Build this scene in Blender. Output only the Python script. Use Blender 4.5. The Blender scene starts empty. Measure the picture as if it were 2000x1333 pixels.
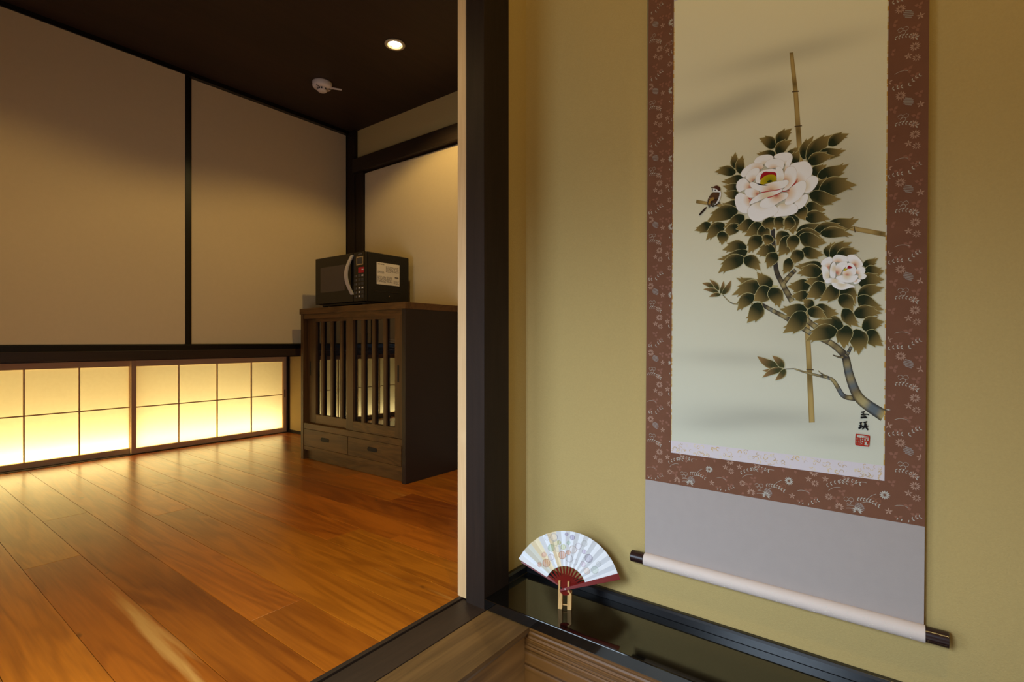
import bpy, bmesh, math, random
from mathutils import Vector, Matrix
random.seed(7)
S = bpy.context.scene
COL = S.collection
# ---------------------------------------------------------------- camera
FPX = 1008.0; TH = math.radians(37.27); CAMH = 0.70; CU, CV = 1000.0, 667.0
FW = Vector((math.cos(TH), math.sin(TH), 0)); RT = Vector((math.sin(TH), -math.cos(TH), 0)); UP = Vector((0, 0, 1))
CAM = Vector((0, 0, CAMH))
cd = bpy.data.cameras.new('camera'); cd.sensor_width = 36; cd.lens = 36 * FPX / 2000; cd.clip_start = 0.02
cam = bpy.data.objects.new('camera', cd); COL.objects.link(cam)
cam.location = CAM
cam.rotation_euler = (math.pi / 2, 0, TH - math.pi / 2)
cd.shift_y = (667.0 - 666.5) / 2000
S.camera = cam
def hitx(u, v, X):
    d = FW + RT * ((u - CU) / FPX) + UP * ((CV - v) / FPX)
    return CAM + d * (X / d.x)
# ---------------------------------------------------------------- world, light, exposure
w = bpy.data.worlds.new('world'); S.world = w; w.use_nodes = True
w.node_tree.nodes['Background'].inputs[0].default_value = (0.55, 0.62, 0.75, 1)
w.node_tree.nodes['Background'].inputs[1].default_value = 0.4
S.view_settings.view_transform = 'Standard'; S.view_settings.look = 'None'
S.view_settings.gamma = 1.0; S.view_settings.use_curve_mapping = False
S.view_settings.exposure = 0.0
WARM = (1.0, 0.71, 0.25); DAY = (0.66, 0.82, 1.0)
P_DOOR, P_WIN, P_ROOM, P_SHOJI, P_HALL = 18.0, 8.5, 19.0, 11.0, 28.0
def area(name, loc, rot, sx, sy, power, col, spread=180):
    l = bpy.data.lights.new(name, 'AREA'); l.shape = 'RECTANGLE'; l.size = sx; l.size_y = sy
    l.energy = power; l.color = col; l.spread = math.radians(spread)
    o = bpy.data.objects.new(name, l); COL.objects.link(o); o.location = loc; o.rotation_euler = rot
    return o
# daylight entering down through the glazed entrance door behind the camera and a low window at the end of the room
area('daylight_door', (-0.62, 0.52, 0.95), (0, -math.radians(38), 0), 0.70, 0.54, P_DOOR, DAY, 110)
area('daylight_window', (-0.30, 1.27, 0.42), (0, -math.pi / 2, 0), 0.78, 0.54, P_WIN, DAY)
# warm strip behind the low paper screens
area('screen_light', (0.90, 3.90, 0.022), (math.radians(-163), 0, 0), 2.4, 0.016, P_SHOJI, (1.0, 0.84, 0.40))

# ---------------------------------------------------------------- helpers
def lin(c):
    return tuple(((x / 255) / 12.92 if x / 255 <= 0.04045 else ((x / 255 + 0.055) / 1.055) ** 2.4) for x in c[:3])
def put(name, verts, faces, mat, parent=None, smooth=False, cols=None, center=None):
    me = bpy.data.meshes.new(name)
    vs = [Vector(v) for v in verts]
    if center is None:
        lo = Vector([min(v[i] for v in vs) for i in range(3)]); hi = Vector([max(v[i] for v in vs) for i in range(3)])
        c = (lo + hi) / 2
        if parent is None: c.z = lo.z
    else: c = Vector(center)
    me.from_pydata([v - c for v in vs], [], faces); me.update()
    if smooth:
        for p in me.polygons: p.use_smooth = True
    if cols is not None:
        a = me.color_attributes.new('Col', 'FLOAT_COLOR', 'POINT')
        buf = []
        for k in cols: buf += [k[0], k[1], k[2], 1.0]
        a.data.foreach_set('color', buf)
    me.materials.append(mat)
    o = bpy.data.objects.new(name, me); COL.objects.link(o)
    if parent is not None:
        o.parent = parent; o.location = c - wloc(parent)
    else: o.location = c
    return o
def wloc(o):
    l = Vector(o.location)
    while o.parent is not None:
        o = o.parent; l += Vector(o.location)
    return l
class MB:
    def __init__(s): s.v = []; s.f = []
    def box(s, x0, x1, y0, y1, z0, z1):
        b = len(s.v)
        s.v += [(x0, y0, z0), (x1, y0, z0), (x1, y1, z0), (x0, y1, z0), (x0, y0, z1), (x1, y0, z1), (x1, y1, z1), (x0, y1, z1)]
        s.f += [tuple(b + i for i in q) for q in ((3, 2, 1, 0), (4, 5, 6, 7), (0, 1, 5, 4), (1, 2, 6, 5), (2, 3, 7, 6), (3, 0, 4, 7))]
        return s
    def prism(s, pts, off):
        """closed polygon of 3D points extruded along off"""
        b = len(s.v); n = len(pts); off = Vector(off)
        s.v += [tuple(p) for p in pts] + [tuple(Vector(p) + off) for p in pts]
        s.f.append(tuple(b + i for i in range(n - 1, -1, -1))); s.f.append(tuple(b + n + i for i in range(n)))
        for i in range(n):
            j = (i + 1) % n; s.f.append((b + i, b + j, b + n + j, b + n + i))
        return s
    def lathe(s, prof, c, axis='z', n=32, cap=True):
        b = len(s.v)
        for r, h in prof:
            for i in range(n):
                a = 2 * math.pi * i / n; p, q = r * math.cos(a), r * math.sin(a)
                d = {'z': (p, q, h), 'y': (q, h, p), 'x': (h, p, q)}[axis]
                s.v.append((c[0] + d[0], c[1] + d[1], c[2] + d[2]))
        for k in range(len(prof) - 1):
            for i in range(n):
                j = (i + 1) % n
                s.f.append((b + k * n + i, b + k * n + j, b + (k + 1) * n + j, b + (k + 1) * n + i))
        if cap:
            if prof[0][0] > 1e-6: s.f.append(tuple(b + i for i in range(n - 1, -1, -1)))
            if prof[-1][0] > 1e-6: s.f.append(tuple(b + (len(prof) - 1) * n + i for i in range(n)))
        return s
    def tube(s, pts, r, n=8):
        b = len(s.v); pts = [Vector(p) for p in pts]
        for k, p in enumerate(pts):
            t = (pts[min(k + 1, len(pts) - 1)] - pts[max(k - 1, 0)]).normalized()
            a = t.cross(Vector((0, 0, 1)))
            if a.length < 1e-4: a = t.cross(Vector((1, 0, 0)))
            a.normalize(); c = t.cross(a)
            rr = r[k] if isinstance(r, (list, tuple)) else r
            for i in range(n):
                an = 2 * math.pi * i / n
                s.v.append(tuple(p + a * (rr * math.cos(an)) + c * (rr * math.sin(an))))
        for k in range(len(pts) - 1):
            for i in range(n):
                j = (i + 1) % n
                s.f.append((b + k * n + i, b + k * n + j, b + (k + 1) * n + j, b + (k + 1) * n + i))
        s.f.append(tuple(b + i for i in range(n - 1, -1, -1))); s.f.append(tuple(b + (len(pts) - 1) * n + i for i in range(n)))
        return s
    def build(s, name, mat, parent=None, bevel=0, smooth=False, seg=2):
        o = put(name, s.v, s.f, mat, parent, smooth)
        bm = bmesh.new(); bm.from_mesh(o.data); bmesh.ops.recalc_face_normals(bm, faces=bm.faces); bm.to_mesh(o.data); bm.free()
        if bevel:
            m = o.modifiers.new('bevel', 'BEVEL'); m.width = bevel; m.segments = seg; m.limit_method = 'ANGLE'; m.angle_limit = math.radians(40)
        return o
def box(name, x0, x1, y0, y1, z0, z1, mat, parent=None, bevel=0):
    return MB().box(min(x0, x1), max(x0, x1), min(y0, y1), max(y0, y1), z0, z1).build(name, mat, parent, bevel)
def empty(name, loc):
    o = bpy.data.objects.new(name, None); COL.objects.link(o); o.location = loc; o.empty_display_size = 0.05
    return o
def tag(o, label, cat=None, group=None, kind=None):
    o['label'] = label
    if cat: o['category'] = cat
    if group: o['group'] = group
    if kind: o['kind'] = kind
    return o
def struct(o, label, cat): return tag(o, label, cat, None, 'structure')

# ---------------------------------------------------------------- materials
def base(name, rough=0.6, spec=0.4):
    m = bpy.data.materials.new(name); m.use_nodes = True; nt = m.node_tree
    b = nt.nodes['Principled BSDF']; b.inputs['Roughness'].default_value = rough
    b.inputs['Specular IOR Level'].default_value = spec
    return m, nt, b
def plain(name, c, rough=0.6, spec=0.4, metal=0, bump=0, bscale=200, var=0.0, vscale=8):
    m, nt, b = base(name, rough, spec); b.inputs['Metallic'].default_value = metal
    L = nt.links; tc = nt.nodes.new('ShaderNodeTexCoord')
    n = nt.nodes.new('ShaderNodeTexNoise'); n.inputs['Scale'].default_value = vscale; n.inputs['Detail'].default_value = 4
    L.new(tc.outputs['Object'], n.inputs['Vector'])
    mx = nt.nodes.new('ShaderNodeMix'); mx.data_type = 'RGBA'
    l = lin(c)
    mx.inputs[6].default_value = (*[x * (1 - var) for x in l], 1); mx.inputs[7].default_value = (*[min(1, x * (1 + var)) for x in l], 1)
    L.new(n.outputs['Fac'], mx.inputs[0]); L.new(mx.outputs[2], b.inputs['Base Color'])
    if bump:
        n2 = nt.nodes.new('ShaderNodeTexNoise'); n2.inputs['Scale'].default_value = bscale; n2.inputs['Detail'].default_value = 5
        L.new(tc.outputs['Object'], n2.inputs['Vector'])
        bp = nt.nodes.new('ShaderNodeBump'); bp.inputs['Strength'].default_value = bump; bp.inputs['Distance'].default_value = 0.002
        L.new(n2.outputs['Fac'], bp.inputs['Height']); L.new(bp.outputs[0], b.inputs['Normal'])
    return m
def wood(name, cd, cl, axis='Y', scale=1.0, rough=0.4, bump=0.15, coat=0.0, rnd=0.0, rings=0.5, accent=None, relief=0.0, spec=0.4, gr=(1.1, 9.0)):
    m, nt, b = base(name, rough, spec); L = nt.links; N = nt.nodes.new
    b.inputs['Coat Weight'].default_value = coat; b.inputs['Coat Roughness'].default_value = 0.25
    tc = N('ShaderNodeTexCoord'); oi = N('ShaderNodeObjectInfo')
    mul = N('ShaderNodeMath'); mul.operation = 'MULTIPLY'; mul.inputs[1].default_value = 37.0; L.new(oi.outputs['Random'], mul.inputs[0])
    add = N('ShaderNodeVectorMath'); add.operation = 'ADD'; L.new(tc.outputs['Object'], add.inputs[0]); L.new(mul.outputs[0], add.inputs[1])
    def mapped(a, c):
        mp = N('ShaderNodeMapping'); s = [c * scale] * 3; s['XYZ'.index(axis)] = a * scale
        mp.inputs['Scale'].default_value = s; L.new(add.outputs[0], mp.inputs['Vector']); return mp
    m1 = mapped(*gr); n1 = N('ShaderNodeTexNoise'); n1.inputs['Scale'].default_value = 1.0; n1.inputs['Detail'].default_value = 3; n1.inputs['Distortion'].default_value = 0.6
    L.new(m1.outputs[0], n1.inputs['Vector'])
    # annual ring lines: sine of the smooth field
    sn = N('ShaderNodeMath'); sn.operation = 'MULTIPLY'; sn.inputs[1].default_value = 42.0; L.new(n1.outputs['Fac'], sn.inputs[0])
    s2 = N('ShaderNodeMath'); s2.operation = 'SINE'; L.new(sn.outputs[0], s2.inputs[0])
    s3 = N('ShaderNodeMapRange'); s3.inputs[1].default_value = -1; s3.inputs[2].default_value = 1; L.new(s2.outputs[0], s3.inputs[0])
    m2 = mapped(6.0, 160.0); n2 = N('ShaderNodeTexNoise'); n2.inputs['Scale'].default_value = 1.0; n2.inputs['Detail'].default_value = 3
    L.new(m2.outputs[0], n2.inputs['Vector'])
    m3 = mapped(0.8, 3.5); n3 = N('ShaderNodeTexNoise'); n3.inputs['Scale'].default_value = 1.0; n3.inputs['Detail'].default_value = 4
    L.new(m3.outputs[0], n3.inputs['Vector'])
    a1 = N('ShaderNodeMath'); a1.operation = 'MULTIPLY_ADD'; L.new(s3.outputs[0], a1.inputs[0]); a1.inputs[1].default_value = rings * 0.45
    a2 = N('ShaderNodeMath'); a2.operation = 'MULTIPLY_ADD'; L.new(n2.outputs['Fac'], a2.inputs[0]); a2.inputs[1].default_value = 0.35; L.new(n3.outputs['Fac'], a2.inputs[2])
    L.new(a2.outputs[0], a1.inputs[2])
    mr = N('ShaderNodeMapRange'); mr.inputs[1].default_value = 0.42; mr.inputs[2].default_value = 1.0; L.new(a1.outputs[0], mr.inputs[0])
    mx = N('ShaderNodeMix'); mx.data_type = 'RGBA'; mx.inputs[6].default_value = (*lin(cd), 1); mx.inputs[7].default_value = (*lin(cl), 1)
    L.new(mr.outputs[0], mx.inputs[0])
    col = mx.outputs[2]
    if accent:      # pale sapwood streaks and small dark knots
        m4 = mapped(0.40, 8.0); n4 = N('ShaderNodeTexNoise'); n4.inputs['Scale'].default_value = 1.3; n4.inputs['Detail'].default_value = 5; n4.inputs['Distortion'].default_value = 0.4
        L.new(m4.outputs[0], n4.inputs['Vector'])
        r4 = N('ShaderNodeMapRange'); r4.inputs[1].default_value = 0.66; r4.inputs[2].default_value = 0.72; L.new(n4.outputs['Fac'], r4.inputs[0])
        mk = N('ShaderNodeMix'); mk.data_type = 'RGBA'; L.new(r4.outputs[0], mk.inputs[0]); L.new(col, mk.inputs[6]); mk.inputs[7].default_value = (*lin(accent), 1)
        m5 = mapped(5.0, 9.0); v5 = N('ShaderNodeTexNoise'); v5.inputs['Scale'].default_value = 2.2; v5.inputs['Detail'].default_value = 1; L.new(m5.outputs[0], v5.inputs['Vector'])
        r5 = N('ShaderNodeMapRange'); r5.inputs[1].default_value = 0.77; r5.inputs[2].default_value = 0.84; L.new(v5.outputs['Fac'], r5.inputs[0])
        mk2 = N('ShaderNodeMix'); mk2.data_type = 'RGBA'; L.new(r5.outputs[0], mk2.inputs[0]); L.new(mk.outputs[2], mk2.inputs[6]); mk2.inputs[7].default_value = (*lin([x * 0.45 for x in cd]), 1)
        col = mk2.outputs[2]
    if rnd:
        hs = N('ShaderNodeHueSaturation'); L.new(col, hs.inputs['Color'])
        r = N('ShaderNodeMapRange'); r.inputs[3].default_value = 1 - rnd; r.inputs[4].default_value = 1 + rnd; L.new(oi.outputs['Random'], r.inputs[0]); L.new(r.outputs[0], hs.inputs['Value'])
        mm = N('ShaderNodeMath'); mm.operation = 'MULTIPLY'; mm.inputs[1].default_value = 13.7; L.new(oi.outputs['Random'], mm.inputs[0])
        fr = N('ShaderNodeMath'); fr.operation = 'FRACT'; L.new(mm.outputs[0], fr.inputs[0])
        r2 = N('ShaderNodeMapRange'); r2.inputs[3].default_value = 0.492; r2.inputs[4].default_value = 0.506; L.new(fr.outputs[0], r2.inputs[0]); L.new(r2.outputs[0], hs.inputs['Hue'])
        col = hs.outputs[0]
    L.new(col, b.inputs['Base Color'])
    bp = N('ShaderNodeBump'); bp.inputs['Strength'].default_value = max(bump, relief); bp.inputs['Distance'].default_value = 0.004 if relief else 0.0012
    L.new((s3.outputs[0] if relief else n2.outputs['Fac']), bp.inputs['Height']); L.new(bp.outputs[0], b.inputs['Normal'])
    return m
def vcol(name, rough=0.75, spec=0.2, fine=0.0):
    m, nt, b = base(name, rough, spec); a = nt.nodes.new('ShaderNodeVertexColor'); a.layer_name = 'Col'
    if fine:
        tc = nt.nodes.new('ShaderNodeTexCoord'); n = nt.nodes.new('ShaderNodeTexNoise'); n.inputs['Scale'].default_value = 900; n.inputs['Detail'].default_value = 2
        nt.links.new(tc.outputs['Object'], n.inputs['Vector'])
        r = nt.nodes.new('ShaderNodeMapRange'); r.inputs[3].default_value = 1 - fine; r.inputs[4].default_value = 1 + fine; nt.links.new(n.outputs['Fac'], r.inputs[0])
        h = nt.nodes.new('ShaderNodeHueSaturation'); nt.links.new(a.outputs[0], h.inputs['Color']); nt.links.new(r.outputs[0], h.inputs['Value'])
        nt.links.new(h.outputs[0], b.inputs['Base Color'])
    else: nt.links.new(a.outputs[0], b.inputs['Base Color'])
    return m
def emit(name, c, s):
    m = bpy.data.materials.new(name); m.use_nodes = True; nt = m.node_tree; nt.nodes.clear()
    e = nt.nodes.new('ShaderNodeEmission'); e.inputs[0].default_value = (*c, 1); e.inputs[1].default_value = s
    o = nt.nodes.new('ShaderNodeOutputMaterial'); nt.links.new(e.outputs[0], o.inputs[0]); return m
M = {}
M['cherry'] = wood('cherry_plank', (122, 58, 4), (196, 112, 20), 'Y', 1.0, 0.30, 0.06, 0.35, rnd=0.16, rings=0.42, gr=(0.9, 8.0), accent=(214, 156, 70))
M['sub'] = plain('subfloor', (60, 34, 16), 0.8)
M['dark'] = wood('dark_stained_wood', (30, 21, 15), (50, 36, 27), 'Z', 1.0, 0.6, 0.2, rings=0.2, spec=0.2)
M['darkx'] = wood('dark_beam_wood', (34, 24, 16), (60, 42, 28), 'X', 1.0, 0.5, 0.2, rings=0.2)
M['darky'] = wood('dark_lintel_wood', (34, 24, 16), (58, 40, 26), 'Y', 1.0, 0.5, 0.2, rings=0.2)
M['black'] = plain('black_lacquered_edge', (16, 13, 11), 0.35)
M['ceil'] = wood('ceiling_board', (40, 27, 17), (58, 39, 25), 'X', 0.6, 0.6, 0.1, rings=0.2)
M['cab'] = wood('cabinet_oak', (64, 41, 16), (112, 76, 34), 'Y', 1.4, 0.45, 0.3, rings=0.55)
M['cabz'] = wood('cabinet_oak_upright', (60, 39, 16), (100, 68, 32), 'Z', 1.4, 0.45, 0.3, rings=0.3)
M['cabside'] = plain('cabinet_side_veneer', (44, 31, 22), 0.45, 0.4, var=0.1)
M['pale'] = wood('pale_cedar', (206, 164, 112), (236, 200, 150), 'Z', 1.6, 0.55, 0.1, rings=0.25)
M['shojiw'] = wood('screen_cypress', (224, 184, 132), (246, 216, 168), 'Z', 1.6, 0.55, 0.1, rings=0.2)
M['shojix'] = wood('screen_cypress_rail', (224, 184, 132), (246, 216, 168), 'X', 1.6, 0.55, 0.1, rings=0.25)
M['step'] = wood('step_board', (68, 46, 22), (126, 90, 46), 'X', 0.9, 0.5, 0.2, rings=0.35)
M['riser'] = wood('step_riser', (96, 66, 34), (156, 114, 62), 'X', 1.0, 0.55, 0.3, rings=0.8, gr=(0.9, 8.0))
M['relief'] = wood('brushed_grain_panel', (44, 27, 11), (110, 70, 28), 'Y', 1.0, 0.4, 0.3, rings=1.2, relief=1.0, gr=(0.22, 13.0))
M['plaster'] = plain('ochre_earth_plaster', (192, 166, 108), 0.95, 0.1, bump=0.35, bscale=420, var=0.06, vscale=260)
M['fusuma'] = plain('cream_screen_paper', (212, 189, 150), 0.9, 0.12, bump=0.12, bscale=350, var=0.03, vscale=60)
M['lining'] = plain('lightbox_lining', (240, 230, 208), 0.9)
M['white'] = plain('white_lining', (235, 230, 218), 0.9)
M['lacquer'] = plain('black_lacquer', (9, 8, 7), 0.06, 0.5)
M['lacquer'].node_tree.nodes['Principled BSDF'].inputs['Coat Weight'].default_value = 0.6
M['lacquer'].node_tree.nodes['Principled BSDF'].inputs['Coat Roughness'].default_value = 0.04
M['rim'] = plain('black_rim_moulding', (22, 21, 23), 0.25, 0.5)
M['concrete'] = plain('pale_entrance_tile', (206, 204, 198), 0.7, var=0.1)
def paper():
    m = bpy.data.materials.new('translucent_washi'); m.use_nodes = True; nt = m.node_tree; nt.nodes.clear(); N = nt.nodes.new
    t = N('ShaderNodeBsdfTranslucent'); d = N('ShaderNodeBsdfDiffuse'); mx = N('ShaderNodeMixShader'); o = N('ShaderNodeOutputMaterial')
    tc = N('ShaderNodeTexCoord'); n = N('ShaderNodeTexNoise'); n.inputs['Scale'].default_value = 45; n.inputs['Detail'].default_value = 5
    cr = N('ShaderNodeMix'); cr.data_type = 'RGBA'; cr.inputs[6].default_value = (0.86, 0.80, 0.66, 1); cr.inputs[7].default_value = (0.93, 0.88, 0.74, 1)
    nt.links.new(tc.outputs['Object'], n.inputs['Vector']); nt.links.new(n.outputs['Fac'], cr.inputs[0])
    nt.links.new(cr.outputs[2], t.inputs[0]); nt.links.new(cr.outputs[2], d.inputs[0])
    mx.inputs[0].default_value = 0.35; nt.links.new(t.outputs[0], mx.inputs[1]); nt.links.new(d.outputs[0], mx.inputs[2]); nt.links.new(mx.outputs[0], o.inputs[0])
    return m
M['paper'] = paper()
def glass(name, tint, rough=0.0, ior=1.45):
    m = bpy.data.materials.new(name); m.use_nodes = True; nt = m.node_tree; nt.nodes.clear(); N = nt.nodes.new
    t = N('ShaderNodeBsdfTransparent'); t.inputs[0].default_value = (*tint, 1)
    g = N('ShaderNodeBsdfGlossy'); g.inputs['Roughness'].default_value = rough
    f = N('ShaderNodeFresnel'); f.inputs[0].default_value = ior
    mx = N('ShaderNodeMixShader'); o = N('ShaderNodeOutputMaterial')
    nt.links.new(f.outputs[0], mx.inputs[0]); nt.links.new(t.outputs[0], mx.inputs[1]); nt.links.new(g.outputs[0], mx.inputs[2]); nt.links.new(mx.outputs[0], o.inputs[0])
    return m
M['glass'] = glass('cabinet_glass', (0.62, 0.6, 0.56), 0.0, 2.5)
M['clear'] = glass('drinking_glass', (0.9, 0.92, 0.92))
M['mwbody'] = plain('microwave_black_enamel', (18, 17, 15), 0.4, 0.4)
M['mwgloss'] = plain('microwave_black_gloss', (13, 12, 11), 0.12, 0.5)
M['mwwin'] = plain('microwave_window', (72, 62, 56), 0.2, 0.5)
M['chrome'] = plain('brushed_metal', (214, 204, 192), 0.25, 0.5, metal=1)
M['red'] = plain('red_button', (176, 22, 40), 0.4)
M['grey'] = plain('grey_plastic', (92, 88, 84), 0.5)
M['lcd'] = plain('grey_display', (62, 60, 58), 0.3)
M['sticker'] = plain('white_sticker', (226, 216, 200), 0.6)
M['ink'] = plain('printed_ink', (84, 76, 70), 0.7)
M['plwhite'] = plain('white_plastic', (226, 214, 204), 0.5)
M['dkslot'] = plain('dark_slot', (20, 18, 18), 0.6)
M['china'] = plain('white_china', (226, 224, 220), 0.25)
M['ring'] = plain('downlight_ring', (206, 190, 150), 0.35, 0.5)
M['bulb'] = emit('downlight_lens', (1.0, 0.80, 0.48), 60)
M['redlac'] = plain('red_brown_lacquer', (116, 26, 20), 0.28, 0.4)
M['standwood'] = wood('fan_stand_wood', (170, 122, 66), (214, 168, 104), 'Z', 6, 0.6, 0.2, rings=0.6)
M['rod'] = plain('dark_roller_knob', (44, 26, 24), 0.22, 0.5)
M['cord'] = plain('hanging_cord', (150, 120, 80), 0.8)
M['brocade'] = plain('brown_brocade', (120, 80, 60), 0.85, 0.15, bump=0.1, bscale=900, var=0.16, vscale=22)
M['silkband'] = plain('pale_silk_mount', (172, 160, 154), 0.8, 0.2, bump=0.1, bscale=700, var=0.035, vscale=40)
M['rollsilk'] = plain('roller_silk', (222, 204, 192), 0.6, 0.3, bump=0.1, bscale=600, var=0.03, vscale=60)
M['paint'] = vcol('painted_silk', 0.8, 0.15)
M['silk'] = vcol('painting_ground', 0.8, 0.15, 0.03)
M['fanleaf'] = vcol('fan_paper', 0.7, 0.2)
M['weave'] = vcol('woven_motifs', 0.6, 0.3)

# ================================================================= ROOM
CZ = 2.10          # ceiling of the back room
XF = 2.11          # far wall
YC = 2.98          # front of the hanging closet
YS = 3.80          # low paper screens
XL = -0.34
# ---- floor with single planks
fl = box('floor', XL, 2.14, 0.968, 3.80, -0.03, -0.012, M['sub'])
struct(fl, 'glossy reddish brown cherry plank floor of the back room', 'floor')
rows = {2: [2.146], 3: [2.658], 4: [1.30], 5: [2.39], 6: [2.893], 7: [1.62], 8: [3.2, 1.45], 9: [2.718], 10: [1.8], 11: [2.3]}
x = 0.07 - 0.14 * 8; i = -8
k = 0
while x < 2.11:
    x0, x1 = max(x, XL), min(x + 0.14, 2.128)
    ys = sorted([0.968] + rows.get(i, [1.4 + (k * 0.77) % 1.9]) + [3.785])
    for a, b in zip(ys[:-1], ys[1:]):
        if x1 - x0 > 0.02 and b - a > 0.05:
            box('plank', x0 + 0.0006, x1 - 0.0006, a + 0.0005, b - 0.0005, -0.012, 0.0, M['cherry'], fl, 0.0007)
    x += 0.14; i += 1; k += 1
# ---- ceiling with openings for the downlights
LX, LY, HH = [1.60, 0.35], 1.91, 0.030
c = MB(); c.box(XL, 2.2, LY + HH, 3.05, CZ, CZ + 0.03); c.box(XL, 2.2, 0.9, LY - HH, CZ, CZ + 0.03)
e = sorted([XL, 2.2] + [q for l in LX for q in (l - HH, l + HH)])
for a, b in zip(e[0::2], e[1::2]): c.box(a, b, LY - HH, LY + HH, CZ, CZ + 0.03)
struct(c.build('ceiling', M['ceil']), 'very dark brown wooden ceiling over the back room', 'ceiling')
# ---- far wall (behind cabinet)
struct(MB().box(2.11, 2.20, 0.88, 3.05, 1.90, CZ + 0.1).box(2.13, 2.20, 0.88, 4.05, 0, 1.90).build('wall_far', M['plaster']), 'beige plaster wall above the dark lintel, behind the black microwave', 'wall')
struct(box('trim_1', 2.075, 2.13, 0.95, 2.905, 1.812, 1.902, M['darky'], None, 0.002), 'dark wooden lintel running along the far wall above the microwave', 'lintel')
struct(MB().box(2.082, 2.125, 2.896, 2.99, 0.60, CZ).box(2.09, 2.13, 2.814, 2.896, 0, 1.812).build('trim_2', M['dark'], None, 0.002), 'dark corner post rising behind the microwave', 'post')
d3 = empty('door_3', (2.115, 1.9, 0)); struct(d3, 'cream papered sliding door under the dark lintel behind the microwave', 'door')
box('panel', 2.108, 2.122, 1.90, 2.814, 0.02, 1.800, M['fusuma'], d3)
box('panel', 2.116, 2.130, 0.97, 1.90, 0.02, 1.800, M['fusuma'], d3)
box('frame_edge', 2.106, 2.124, 1.885, 1.905, 0.02, 1.800, M['black'], d3)
struct(box('baseboard_far', 2.118, 2.1295, 2.99, 3.79, 0, 0.02, M['dark']), 'thin dark skirting at the foot of the plaster beside the paper screens', 'baseboard')
# ---- hanging closet with two papered doors
def fusuma(name, x0, x1, y, z0, z1, label, fa=0.012, fb=0.012):
    r = empty(name, ((x0 + x1) / 2, y, z0)); struct(r, label, 'door')
    box('panel', x0 + fa, x1 - fb, y, y + 0.016, z0 + 0.004, z1 - 0.006, M['fusuma'], r)
    box('frame_edge', x0, x0 + fa, y - 0.003, y + 0.018, z0, z1, M['black'], r)
    box('frame_edge', x1 - fb, x1, y - 0.003, y + 0.018, z0, z1, M['black'], r)
    return r
fusuma('door_1', 0.09, 1.117, YC - 0.022, 0.682, 2.085, 'wide cream papered closet door left of the dark upright, above the glowing screens', 0.012, 0.018)
fusuma('door_2', 1.110, 2.09, YC, 0.682, 2.085, 'cream papered closet door between the dark upright and the microwave', 0.026, 0.012)
fusuma('door_4', XL + 0.002, 0.105, YC, 0.682, 2.085, 'cream papered closet door at the far left end of the closet')
struct(box('trim_3', XL, 2.085, YC - 0.030, YC + 0.02, 0.655, 0.682, M['black'], None, 0.001), 'black sliding rail below the two cream closet doors', 'rail')
struct(box('trim_4', XL, 2.11, YC - 0.036, YC + 0.03, 0.612, 0.655, M['darkx'], None, 0.002), 'dark wooden beam under the closet, above the glowing screens', 'beam')
struct(box('trim_5', XL, 2.11, YC - 0.03, YC + 0.03, 2.078, 2.10, M['black']), 'black rail along the ceiling above the cream closet doors', 'rail')
struct(MB().box(XL, 2.13, YC + 0.03, 3.90, 0.605, 0.625).build('trim_6', M['darkx']), 'dark underside board of the closet over the glowing screens', 'board')
struct(box('wall_closet', XL, 2.13, 3.60, 3.62, 0.62, CZ + 0.03, M['plaster']), 'back of the closet behind the cream doors', 'wall')
struct(MB().box(XL - 0.08, XL, 1.54, 4.05, 0, CZ + 0.03).box(XL - 0.08, XL, 0.868, 1.00, 0, CZ + 0.03).box(XL - 0.08, XL, 1.00, 1.54, 0.81, CZ + 0.03).box(XL - 0.08, XL, 1.00, 1.54, -0.03, 0.03).build('wall_left', M['plaster']), 'plaster wall closing the back room out of view on the left', 'wall')
w1 = empty('window_1', (XL - 0.04, 1.27, 0.03)); struct(w1, 'low window at the end of the room out of view on the left', 'window')
box('window_frame', XL - 0.06, XL - 0.02, 1.00, 1.02, 0.03, 0.81, M['dark'], w1); box('window_frame', XL - 0.06, XL - 0.02, 1.52, 1.54, 0.03, 0.81, M['dark'], w1)
box('window_frame', XL - 0.06, XL - 0.02, 1.02, 1.52, 0.03, 0.05, M['darky'], w1); box('window_frame', XL - 0.06, XL - 0.02, 1.02, 1.52, 0.79, 0.81, M['darky'], w1)
box('pane', XL - 0.045, XL - 0.041, 1.02, 1.52, 0.05, 0.79, M['clear'], w1)
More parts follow.
